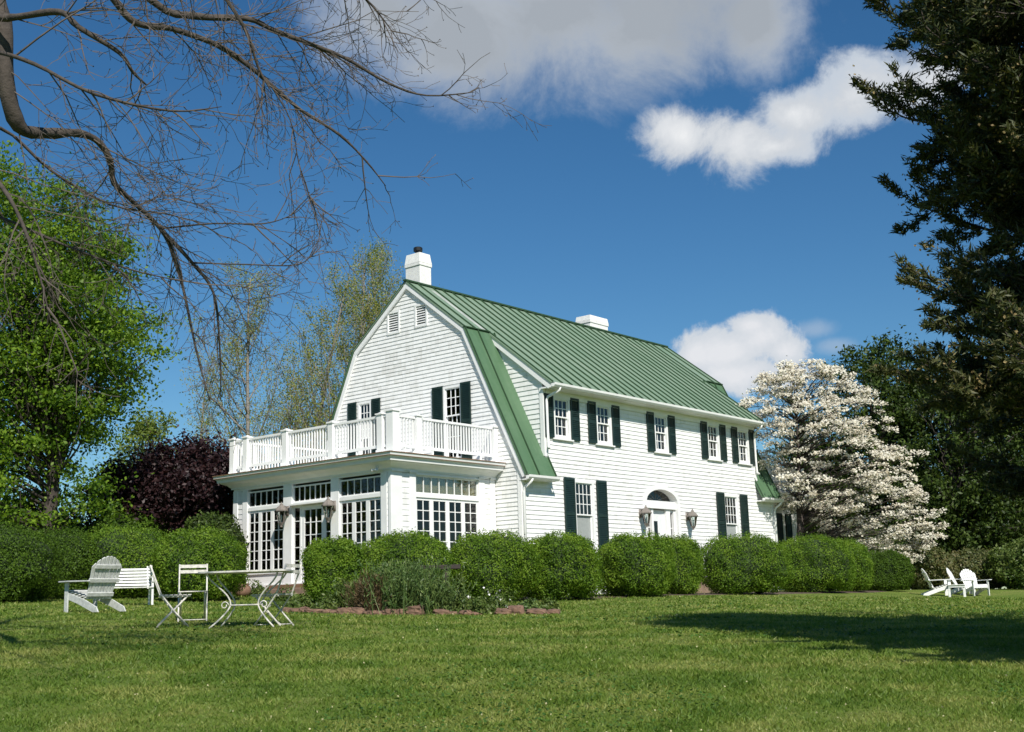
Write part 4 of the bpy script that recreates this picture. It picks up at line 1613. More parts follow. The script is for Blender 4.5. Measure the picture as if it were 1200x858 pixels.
def boxwood(px0, px1, ytop, depth, label, mat='boxwood_leaf', group='clipped boxwoods', deep=None, n=28000, seed=0, name='boxwood_shrub', cat='shrub', sq=None, leaf=0.048, ybase=None):
    base = gp((px0 + px1) / 2, depth)
    w = (px1 - px0) * depth / F_PX
    ztop = at((px0 + px1) / 2, ytop, depth)[2]
    h = ztop - base.z
    dp = deep or w * 0.95
    t = thing(name, label, cat, base, math.atan2(RGT.y, RGT.x), group)
    rs = np.random.default_rng(100 + seed)
    sq = sq or rs.uniform(2.05, 2.55)
    ph = rs.uniform(0, 6.28, 9)

    def surf(th, phi, k=1.0):
        # superellipsoid squashed at the ground, with lumps
        cs = lambda a, e: np.sign(np.cos(a)) * np.abs(np.cos(a)) ** e
        sn = lambda a, e: np.sign(np.sin(a)) * np.abs(np.sin(a)) ** e
        e1, e2 = 2 / sq, 2 / (sq + 0.2)
        x = cs(phi, e1) * cs(th, e2)
        y = cs(phi, e1) * sn(th, e2)
        z = sn(phi, e1)
        lump = 1 + 0.07 * np.sin(3 * th + ph[0] + 2 * phi) + 0.035 * np.sin(5 * th + ph[1] - 3 * phi) + 0.03 * np.sin(9 * phi + ph[2] + 2 * th) + 0.022 * np.sin(13 * th + 7 * phi + ph[3])
        k = k * lump
        return np.stack([x * k * w / 2, y * k * dp / 2, h * 0.47 + z * k * h * 0.53], -1)
    nu, nv = 30, 16
    TH, PH = np.meshgrid(np.linspace(0, 2 * np.pi, nu, endpoint=False), np.linspace(-1.25, 1.5707, nv))
    V = surf(TH, PH, 0.84)
    V[..., 2] = np.maximum(V[..., 2], -0.08)
    idx = np.arange(nu * nv).reshape(nv, nu)
    fs = [(idx[j, i], idx[j, (i + 1) % nu], idx[j + 1, (i + 1) % nu], idx[j + 1, i]) for j in range(nv - 1) for i in range(nu)]
    b = MB()
    b.add(V.reshape(-1, 3).tolist(), fs)
    b.build('branches', MAT['bush_core'], t, recalc=True)  # solid dark core added inside the leaves so nothing shows through, not real branches
    th = rs.uniform(0, 2 * np.pi, n)
    phi = np.arcsin(rs.uniform(-0.85, 1, n))
    rad = 1.0 - np.abs(rs.normal(size=n)) * 0.075 + rs.normal(size=n) * 0.014 + 0.03 * np.sin(17 * th + ph[4]) * np.sin(15 * phi + ph[5])
    C = surf(th, phi, rad)
    eps = 1e-2
    du = surf(th + eps, phi, 1.0) - surf(th - eps, phi, 1.0)
    dv = surf(th, np.clip(phi + eps, -1.57, 1.57), 1.0) - surf(th, np.clip(phi - eps, -1.57, 1.57), 1.0)
    nn = np.cross(du, dv)
    nn /= np.linalg.norm(nn, axis=1, keepdims=True) + 1e-9
    # shoots standing a little proud
    C += nn * (rs.random(n)[:, None] ** 6) * 0.10
    keep = C[:, 2] > 0.02
    C, nn = C[keep], nn[keep]
    np_mesh('foliage', leaf_verts(C, leaf * (0.7 + 0.6 * rs.random(len(C))), 0.55, nn, 0.9), 4, MAT[mat], t)
    return t


boxwood(357, 428, 632, 27.6, 'round clipped boxwood beside the sunroom door, behind the bushy lavender', seed=1)
boxwood(415, 536, 624, 28.6, 'broad clipped boxwood under the sunroom corner, left of the dark bench', seed=2, deep=2.2)
boxwood(522, 630, 624, 29.2, 'clipped boxwood under the right half of the sunroom side window', seed=3)
boxwood(610, 706, 626, 30.2, 'clipped boxwood under the tall ground floor window left of the front door', seed=4)
boxwood(699, 792, 626, 32.2, 'large clipped boxwood left of the front door lantern', seed=5)
boxwood(762, 824, 629, 34.6, 'narrow clipped boxwood directly in front of the arched door', seed=6)
boxwood(820, 926, 627, 36.0, 'wide clipped boxwood under the right ground floor window', seed=7)
boxwood(908, 1002, 628, 39.4, 'clipped boxwood below the side wing and dogwood trunk', seed=8)
boxwood(962, 1024, 633, 41.2, 'sunlit clipped boxwood beneath the white dogwood branches', seed=9)
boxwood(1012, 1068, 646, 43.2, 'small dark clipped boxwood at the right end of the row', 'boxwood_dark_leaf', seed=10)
HG = 'clipped hedge shrubs on the left'
boxwood(180, 285, 620, 28.4, 'rounded bright hedge shrub at the right end of the left hedge, next to the sunroom', group=HG, seed=11)
boxwood(78, 205, 617, 30.2, 'hedge shrub behind the white slatted seat in the left hedge', group=HG, seed=12, deep=2.2, n=26000)
boxwood(20, 122, 621, 29.6, 'hedge shrub behind the peeling adirondack chair', 'boxwood_dark_leaf', group=HG, seed=13, n=26000)  # darker leaf colour in place of shade from a tree out of view
boxwood(-85, 62, 616, 26.6, 'large hedge shrub with shade coloured into its leaves at the left edge of the picture', 'boxwood_dark_leaf', group=HG, seed=14, n=26000)  # shade of an unseen tree put into the leaf colour
BG = 'loose shrubs behind the right lawn'
boxwood(1050, 1120, 640, 49, 'loose olive green shrub behind the side-on adirondack chair', 'shrub_leaf', BG, seed=15, sq=2.1, leaf=0.12, n=9000, deep=2.5)
boxwood(1100, 1190, 644, 50, 'loose brownish shrub behind the two right adirondack chairs', 'shrub_leaf', BG, seed=16, sq=2.1, leaf=0.12, n=9000, deep=2.5)
boxwood(1168, 1290, 628, 48, 'taller green shrub at the right edge of the lawn', 'herb_leaf', BG, seed=17, sq=2.1, leaf=0.13, n=11000, deep=3.0)
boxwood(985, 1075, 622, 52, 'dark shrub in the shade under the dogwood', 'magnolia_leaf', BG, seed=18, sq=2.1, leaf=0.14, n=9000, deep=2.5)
boxwood(204, 286, 602, 35.5, 'dark evergreen shrub between the purple maple and the sunroom', 'magnolia_leaf', 'shrubs behind the left hedge', seed=19, sq=2.1, leaf=0.10, n=11000)
boxwood(90, 200, 598, 37.0, 'leafy shrub in the gap under the purple maple', 'boxwood_dark_leaf', 'shrubs behind the left hedge', seed=20, sq=2.1, leaf=0.12, n=10000)
boxwood(-40, 110, 590, 38.5, 'bright leafy shrub under the green maple, behind the dark hedge', 'maple_leaf', 'shrubs behind the left hedge', seed=21, sq=2.0, leaf=0.14, n=10000)


# ---- branching wood
def wiggle(p, d, L, segs, jit, pull=(0, 0, 0), rs=random):
    pts = [Vector(p)]
    d = Vector(d).normalized()
    for i in range(segs):
        d = (d + Vector((rs.gauss(0, jit), rs.gauss(0, jit), rs.gauss(0, jit))) + Vector(pull) / segs).normalized()
        pts.append(pts[-1] + d * (L / segs))
    return pts


def lerp_poly(pts, q):
    k = q * (len(pts) - 1)
    i = min(int(k), len(pts) - 2)
    return pts[i].lerp(pts[i + 1], k - i), (pts[i + 1] - pts[i]).normalized()


def leafy_tree(name, label, cat, base, blobs, trunk_h, trunk_r, n_clump, per, clump_r, leaf, mat, bark='bark_dark', group=None, aspect=0.6, shell=0.5, flat=0.75, up=0.5, seed=1, lean=(0, 0)):
    """blobs: (right, forward, up, r_right, r_forward, r_up) ellipsoids above the base"""
    rs = np.random.default_rng(seed)
    pr = random.Random(seed)
    t = thing(name, label, cat, base, 0, group)
    vol = np.array([b[3] * b[4] * b[5] for b in blobs])
    ks = rs.choice(len(blobs), n_clump, p=vol / vol.sum())
    q = rs.normal(size=(n_clump, 3))
    q /= np.linalg.norm(q, axis=1, keepdims=True)
    rad = rs.random(n_clump) ** (1 / 3)
    rad = rad * (1 - shell) + shell * (0.72 + 0.28 * rs.random(n_clump))
    B = np.array(blobs)[ks]
    off = q * rad[:, None] * B[:, 3:6] + B[:, :3]
    C = off[:, :1] * np.array(RGT) + off[:, 1:2] * np.array(FWD) + off[:, 2:] * np.array((0, 0, 1.0))
    C = C[C[:, 2] > 0.4]
    # trunk and limbs
    top = Vector((lean[0] * RGT.x + lean[1] * FWD.x, lean[0] * RGT.y + lean[1] * FWD.y, trunk_h))
    tp = [Vector((0, 0, -0.2)) + top * k / 7 + Vector((pr.gauss(0, 0.05), pr.gauss(0, 0.05), 0)) * (k > 0) for k in range(8)]
    b = MB()
    b.tube(tp, [trunk_r * (1.35 if k == 0 else 1.0 - 0.8 * k / 7) for k in range(8)], 9)
    b.build('trunk', MAT[bark], t, smooth=True, recalc=False)
    b = MB()
    for i in range(0, len(C), max(1, len(C) // 170)):
        c = Vector(C[i])
        h = min(trunk_h * 0.97, max(trunk_h * 0.18, c.z * 0.62))
        s, _ = lerp_poly(tp, min(0.99, (h + 0.2) / (trunk_h + 0.2)))
        m1 = s.lerp(c, 0.4) + Vector((pr.gauss(0, 0.2), pr.gauss(0, 0.2), 0.1))
        m2 = s.lerp(c, 0.75) + Vector((pr.gauss(0, 0.2), pr.gauss(0, 0.2), 0.15))
        L = (c - s).length
        r0 = min(trunk_r * 0.4, 0.018 + L * 0.010)
        b.tube([s, m1, m2, c], [r0, r0 * 0.65, r0 * 0.4, 0.008], 5)
    b.build('limbs', MAT[bark], t, smooth=True, recalc=False)
    # leaves in clumps
    P = np.repeat(C, per, axis=0)
    d = rs.normal(size=P.shape) * clump_r * (1, 1, flat)
    sz = np.repeat(0.6 + 0.8 * rs.random(len(C)), per)[:, None]
    P = P + d * sz
    nrm = d / (np.linalg.norm(d, axis=1, keepdims=True) + 1e-6) * 0.5 + np.array((0, 0, up))
    np_mesh('crown', leaf_verts(P, leaf * (0.6 + 0.8 * rs.random(len(P))), aspect, nrm, 0.8), 4, MAT[mat], t)
    return t


g = gp(55, 34.5)
leafy_tree('maple_tree', 'tall bright green maple at the left behind the hedge', 'tree', g,
           [(-0.3, 0, 8.0, 2.4, 3.0, 4.4), (-2.4, 0, 8.6, 2.6, 3, 5.0), (1.6, -0.4, 7.3, 1.6, 2.0, 1.5), (1.0, -0.2, 5.6, 1.3, 1.8, 1.3), (-0.2, -0.6, 3.0, 1.7, 2.0, 1.7), (0.6, -0.3, 9.4, 1.4, 1.6, 1.7), (-2.5, -0.5, 3.2, 2.6, 2.4, 2.0)],
           9.5, 0.24, 400, 250, 0.46, 0.115, 'maple_leaf', seed=3, up=0.4, shell=0.3, flat=0.36)
g = gp(172, 52)
leafy_tree('young_tree', 'yellow green young tree in the gap between the maple and purple maple', 'tree', g,
           [(0, 0, 6.0, 1.3, 1.4, 2.7), (0.5, 0, 4.0, 1.3, 1.2, 2.0), (-0.8, 0, 4.5, 1.2, 1.2, 2.4)], 7.0, 0.12, 150, 70, 0.26, 0.16, 'young_leaf', seed=5)
g = gp(205, 38)
leafy_tree('purple_maple', 'round dark purple leaved maple left of the sunroom', 'tree', g,
           [(0.2, 0, 3.2, 1.9, 1.7, 1.65), (1.4, 0, 3.2, 1.2, 1.3, 1.75), (-1.4, 0, 2.7, 1.5, 1.3, 1.5)], 3.4, 0.13, 330, 110, 0.24, 0.13, 'purple_leaf', seed=6, up=0.4)


def upright_tree(label, base, H, seed, tilt=(0, 0), mat='bud_leaf', spread=0.40, leaves=14, dens=1.0, group='budding trees behind the house'):
    """slender tree with ascending branches just coming into leaf"""
    rs = random.Random(seed)
    t = thing('budding_tree', label, 'tree', base, 0, group)
    tp = [Vector((0, 0, -0.3))]
    d = Vector((tilt[0] * RGT.x, tilt[0] * RGT.y, 1)).normalized()
    for k in range(10):
        d = (d + Vector((rs.gauss(0, 0.04), rs.gauss(0, 0.04), 0))).normalized()
        tp.append(tp[-1] + d * (H + 0.3) / 10)
    b = MB()
    b.tube(tp, [0.16 * (1 - 0.9 * k / 10) + 0.012 for k in range(11)], 7)
    b.build('trunk', MAT['bark_pale'], t, smooth=True, recalc=False)
    b = MB()
    tips = []
    n1 = int(24 * dens)
    for i in range(n1):
        q = 0.16 + 0.8 * (i + rs.random()) / n1
        s, dd = lerp_poly(tp, q)
        a = rs.uniform(0, 2 * math.pi)
        out = Vector((math.cos(a), math.sin(a), 0))
        L = H * spread * (1.15 - q) * rs.uniform(0.7, 1.2)
        p1 = wiggle(s, out * 0.75 + Vector((0, 0, 0.8)), L, 6, 0.07, (0, 0, 0.9), rs)
        r1 = 0.055 * (1.1 - q) + 0.014
        b.tube(p1, [r1 * (1 - 0.85 * k / 6) for k in range(7)], 5)
        for j in range(int(5 * L / 2) + 3):
            s2, d2 = lerp_poly(p1, rs.uniform(0.2, 1.0))
            a2 = rs.uniform(0, 2 * math.pi)
            L2 = L * rs.uniform(0.2, 0.45)
            p2 = wiggle(s2, d2 * 0.9 + Vector((math.cos(a2), math.sin(a2), 0.35)) * 0.7, L2, 4, 0.12, (0, 0, 0.4), rs)
            b.tube(p2, [0.014, 0.012, 0.010, 0.008, 0.006], 3)
            for m_ in range(7):
                tips.append(lerp_poly(p2, rs.uniform(0.25, 1.0))[0])
    b.build('branches', MAT['bark_pale'], t, smooth=True, recalc=False)
    C = np.repeat(np.array(tips), leaves, axis=0) + RNG.normal(size=(len(tips) * leaves, 3)) * 0.2
    keep = RNG.random(len(C)) < 0.5
    C = C[keep]
    np_mesh('crown', leaf_verts(C, 0.06 + 0.055 * RNG.random(len(C)), 0.6), 4, MAT[mat], t)
    return t


upright_tree('slender budding tree rising above the left end of the deck railing', gp(296, 56), 15.6, 21, (-0.02, 0), spread=0.5)
upright_tree('budding tree with several trunks above the middle of the deck railing', gp(345, 55), 15.6, 22, (0.02, 0), spread=0.36)
upright_tree('tall budding tree close to the left slope of the gable', gp(388, 57), 16.6, 23, (0.03, 0), spread=0.5)
upright_tree('budding tree rising between the gable slope and the deck railing', gp(418, 54), 14.0, 26, (-0.03, 0), spread=0.44)
upright_tree('budding tree standing behind the brick chimney and gable', gp(452, 60), 18.6, 24, (0.0, 0), spread=0.44)
upright_tree('nearly bare thin tree left of the sunroom above the purple maple', gp(235, 60), 11.5, 25, (0.0, 0), spread=0.3, leaves=4, dens=0.8)

# dogwood in flower
def dogwood():
    g = gp(943, 46.5)
    t = thing('dogwood_tree', 'white flowering dogwood with layered branches at the right end of the house', 'tree', g)
    rs = random.Random(5)
    nr = np.random.default_rng(5)
    gzb = np.array(g)
    tp = [Vector((0, 0, -0.2)), Vector((0.02, 0, 0.8)), Vector((0.05, 0.05, 1.6)), Vector((0.2, 0.05, 2.4)), Vector((0.35, 0.1, 3.4)), Vector((0.5, 0.1, 4.6)), Vector((0.65, 0.1, 6.2)), Vector((0.7, 0.1, 7.6))]
    b = MB()
    b.tube(tp, [0.24, 0.19, 0.17, 0.14, 0.11, 0.08, 0.05, 0.015], 9)
    b.build('trunk', MAT['bark_dark'], t, smooth=True, recalc=False)
    # crown outline measured in the photograph: rows of (height above base, left, right) in metres from the trunk
    rows = [(0.9, 2.6, 4.6), (1.6, 1.4, 5.5), (2.4, 0.6, 5.5), (3.2, -0.7, 5.1), (4.2, -2.0, 4.7), (5.2, -2.2, 4.6), (6.2, -2.45, 4.2), (7.1, -2.6, 3.6), (7.9, -1.6, 2.8), (8.7, -0.7, 1.6)]
    pads = []
    for k in range(560):
        z = 0.9 + 7.8 * rs.random() ** 0.9
        j = 0
        while j < len(rows) - 2 and rows[j + 1][0] < z: j += 1
        q = min(1, max(0, (z - rows[j][0]) / (rows[j + 1][0] - rows[j][0])))
        l0 = rows[j][1] * (1 - q) + rows[j + 1][1] * q
        l1 = rows[j][2] * (1 - q) + rows[j + 1][2] * q
        c, hw = (l0 + l1) / 2, (l1 - l0) / 2
        a = rs.uniform(0, 2 * math.pi)
        r = math.sqrt(rs.random()) * 0.94 if rs.random() < 0.55 else rs.uniform(0.7, 1.0)
        pads.append((c + hw * r * math.cos(a), 0.2 + min(3.2, hw * 1.0) * r * math.sin(a), z, r * math.cos(a), r * math.sin(a)))
    b = MB()
    P, Nn = [], []
    for (x, y, z, ox, oy) in pads:
        c = RGT * x + FWD * y + Vector((0, 0, z))
        h = max(1.5, min(7.0, z - 0.35 * math.hypot(x, y)))
        i = 0
        while i < len(tp) - 2 and tp[i + 1].z < h: i += 1
        s = tp[i].lerp(tp[i + 1], min(1, max(0, (h - tp[i].z) / (tp[i + 1].z - tp[i].z))))
        m_ = s.lerp(c, 0.6) + Vector((rs.gauss(0, 0.3), rs.gauss(0, 0.3), rs.gauss(0.1, 0.12)))
        L = (c - s).length
        if rs.random() < 0.5: b.tube([s, s.lerp(m_, 0.5) + Vector((rs.gauss(0, 0.12), rs.gauss(0, 0.12), 0.08)), m_, c], [0.012 + 0.006 * L, 0.012 + 0.004 * L, 0.010, 0.005], 4)
        rp = rs.uniform(0.15, 0.48)
        n = int(235 * rp)
        aa = nr.uniform(0, 6.283, n)
        rr = np.sqrt(nr.random(n)) * rp
        # pads break up into little sprays
        lump = np.sin(aa * 3 + x * 5) * 0.5 + np.sin(rr * 14 + aa * 2 + y * 3) * 0.5
        keep = lump > -0.55
        aa, rr = aa[keep], rr[keep]
        ox_, oy_ = rr * np.cos(aa), rr * np.sin(aa)
        dz = nr.normal(size=len(aa)) * 0.05 - 0.25 * (rr / rp) ** 2 * rp * 0.4 - 0.10 * (ox * ox_ + oy * oy_)
        q = np.array(c) + ox_[:, None] * np.array(RGT) + oy_[:, None] * np.array(FWD) + dz[:, None] * np.array((0, 0, 1.0))
        P.append(q)
        for kk in range(4):
            a_ = rs.uniform(0, 6.28)
            e = c + RGT * (rp * 0.8 * math.cos(a_)) + FWD * (rp * 0.8 * math.sin(a_)) + Vector((0, 0, -0.03))
            b.tube([c.lerp(s, 0.1), c.lerp(e, 0.5), e], [0.010, 0.008, 0.005], 3)
    b.build('branches', MAT['bark_dark'], t, smooth=True, recalc=False)
    P = np.concatenate(P)
    up = np.tile(np.array((0, 0, 0.9)), (len(P), 1)) - 0.45 * np.array(FWD)
    np_mesh('blossom', leaf_verts(P, 0.065 + 0.055 * nr.random(len(P)), 0.85, up, 0.75), 4, MAT['dogwood_petal'], t)
    k = RNG.choice(len(P), 7000)
    np_mesh('leaves', leaf_verts(P[k] + RNG.normal(size=(7000, 3)) * 0.1 - np.array((0, 0, 0.06)), 0.09, 0.45), 4, MAT['dogwood_leaf'], t)


dogwood()

# dark broadleaved evergreens beyond the dogwood
GM = 'dark evergreens beyond the right lawn'
leafy_tree('magnolia_tree', 'glossy dark evergreen rising behind the white dogwood', 'tree', gp(1035, 57), [(0, 0, 6.2, 2.5, 2.5, 5.9), (1.2, 0, 8.6, 2.0, 2.0, 3.4), (2.6, 0, 5.5, 2.6, 2.6, 5.4), (-2.4, 0, 4.8, 2.0, 2, 4.6)], 10.5, 0.26, 520, 85, 0.34, 0.20, 'magnolia_leaf', group=GM, aspect=0.45, seed=8, up=0.3)
leafy_tree('magnolia_tree', 'dark evergreen filling the gap between the dogwood and the tall conifer', 'tree', gp(1130, 54), [(0, 0, 5.0, 2.4, 2.3, 4.7), (1.8, 0, 5.5, 2.2, 2.2, 5.0), (-1.6, 0, 3.2, 1.8, 1.8, 2.6)], 9.5, 0.24, 430, 85, 0.34, 0.20, 'magnolia_leaf', group=GM, aspect=0.45, seed=9, up=0.3)
leafy_tree('magnolia_tree', 'dark evergreen at the right edge behind the adirondack chairs', 'tree', gp(1230, 56), [(0, 0, 5.0, 3.0, 2.3, 4.9), (-1.8, 0, 4.0, 2.2, 2.2, 3.6), (2.2, 0, 5.5, 2.5, 2.2, 5.0)], 9.5, 0.24, 430, 85, 0.34, 0.20, 'magnolia_leaf', group=GM, aspect=0.45, seed=10, up=0.3)
leafy_tree('broadleaf_tree', 'dark leafy tree just behind the side wing, half hidden by dogwood blossom', 'tree', gp(965, 58), [(0, 0, 4.2, 2.2, 2.0, 3.6), (1.6, 0, 3.4, 1.8, 1.8, 3.0)], 6.0, 0.16, 250, 80, 0.34, 0.20, 'magnolia_leaf', group=GM, aspect=0.45, seed=12, up=0.3)


# the tall conifer whose trunk stands just outside the picture
def conifer():
    xy = dl(11.2, 7.9)
    base = Vector((xy[0], xy[1], gz(*xy)))
    t = thing('conifer_tree', 'huge dark conifer hung with small cones at the right edge', 'tree', base)
    rs = random.Random(9)
    H = 11.2
    tp = [Vector((rs.gauss(0, 0.04) * k, rs.gauss(0, 0.04) * k, -0.3 + (H + 0.3) * k / 9)) for k in range(10)]
    b = MB()
    b.tube(tp, [0.42 * (1 - 0.93 * k / 9) for k in range(10)], 10)
    b.build('trunk', MAT['bark_dark'], t, smooth=True, recalc=False)
    b = MB()
    C, A, cones = [], [], []

    def reach(z):
        if z < 1.6: return 3.0
        if z < 3: return 3.0 + 0.65 * (z - 1.6)
        if z < 7.0: return 3.95 - 0.03 * (z - 3)
        return max(0.4, 3.8 * ((H - z) / (H - 7.0)) ** 1.15)

    def spray(p, d, L, lvl):
        n = max(3, int(L / (0.09 if fine[0] else 0.2)))
        pts = wiggle(p, d, L, n, 0.10, (0, 0, 0.35), rs)
        b.tube(pts, [0.010 * (1 - 0.7 * k / n) for k in range(n + 1)], 3)
        for k in range(n):
            dd = (pts[k + 1] - pts[k])
            ln = dd.length
            dd.normalize()
            for _ in range((9 if lvl else 10) if fine[0] else 5):
                q = pts[k] + dd * ln * rs.random()
                a = Vector((rs.gauss(0, 1), rs.gauss(0, 1), rs.gauss(0, 0.6))).normalized()
                C.append(q + a * 0.045)
                A.append(dd * 0.9 + a * 0.9)
            if lvl == 0 and k > 0:
                for sd in (-1, 1):
                    if rs.random() < 0.55:
                        s_ = dd.cross(Vector((0, 0, 1))).normalized() * sd
                        spray(pts[k], dd * 0.8 + s_ * 0.75 + Vector((0, 0, rs.gauss(0.05, 0.2))), L * rs.uniform(0.25, 0.5) * (1.1 - k / n), 1)
            if rs.random() < 0.10:
                cones.append(pts[k + 1] + Vector((rs.gauss(0, 0.02), rs.gauss(0, 0.02), -0.03)))

    z = 0.9
    toleft = math.atan2(-RGT.y, -RGT.x)
    fine = [True]
    limbs = []
    while z < H - 0.6:
        limbs.append((z, rs.uniform(0, 2 * math.pi) if rs.random() < 0.45 else toleft + rs.uniform(-1.0, 1.0), reach(z) * rs.uniform(0.72, 1.03)))
        z += 0.032 if z < 7.5 else 0.12
    limbs += [(4.2, toleft + 0.1, 4.3), (4.5, toleft - 0.1, 4.0), (4.0, toleft + 0.25, 4.1), (2.3, toleft + 0.0, 4.1), (2.5, toleft + 0.2, 4.0)] + [(2.7 + 0.11 * k, toleft + rs.uniform(-0.45, 0.45), rs.uniform(3.3, 3.9)) for k in range(13)]
    for (z, a, L) in limbs:
        s, _ = lerp_poly(tp, (z + 0.3) / (H + 0.3))
        if z < 4: L *= 1 + 0.65 * max(0.0, -(math.cos(a) * FWD.x + math.sin(a) * FWD.y)) * max(0.0, math.cos(a) * RGT.x + math.sin(a) * RGT.y + 0.75)  # low limbs out of view, lengthened to carry the lawn shadow nearer
        out = Vector((math.cos(a), math.sin(a), 0))
        # only limbs that reach towards the picture carry fine sprays all along
        facing = out.dot(-RGT) > 0.15
        fine[0] = facing
        droop = -0.22 if z < 3.4 else 0.05
        pts = wiggle(s, out + Vector((0, 0, droop)), L, 9, 0.05, (0, 0, 0.55), rs)
        b.tube(pts, [0.055 * (1 - 0.85 * k / 9) * (0.6 + L / 8) for k in range(10)], 5)
        n2 = int(L * (7.0 if facing else 3.5))
        for j in range(n2):
            q = 0.22 + 0.78 * (j + rs.random()) / n2
            p, d = lerp_poly(pts, min(0.999, q))
            sd = 1 if rs.random() < 0.5 else -1
            side = d.cross(Vector((0, 0, 1))).normalized() * sd
            spray(p, d * rs.uniform(0.5, 0.9) + side * rs.uniform(0.2, 0.9) + Vector((0, 0, rs.gauss(0.05, 0.6))), rs.uniform(0.45, 1.15) * (1.15 - 0.45 * q), 0)
        spray(pts[-1], pts[-1] - pts[-2] + Vector((0, 0, 0.05)), 0.7, 0)
    b.build('limbs', MAT['bark_dark'], t, smooth=True, recalc=False)
    C, A = np.array(C), np.array(A)
    n = len(C)
    v = leaf_verts(C, 0.06 + 0.06 * RNG.random(n), 0.20, None, 1.0, A)
    print('needles', n)
    np_mesh('needles', v, 4, MAT['conifer_leaf'], t)
    K = np.array(cones)
    K = np.repeat(K, 4, axis=0) + RNG.normal(size=(len(K) * 4, 3)) * 0.05
    np_mesh('cones', np.concatenate([leaf_verts(K, 0.034, 0.75), leaf_verts(K, 0.034, 0.75)]), 4, MAT['cone'], t)


conifer()


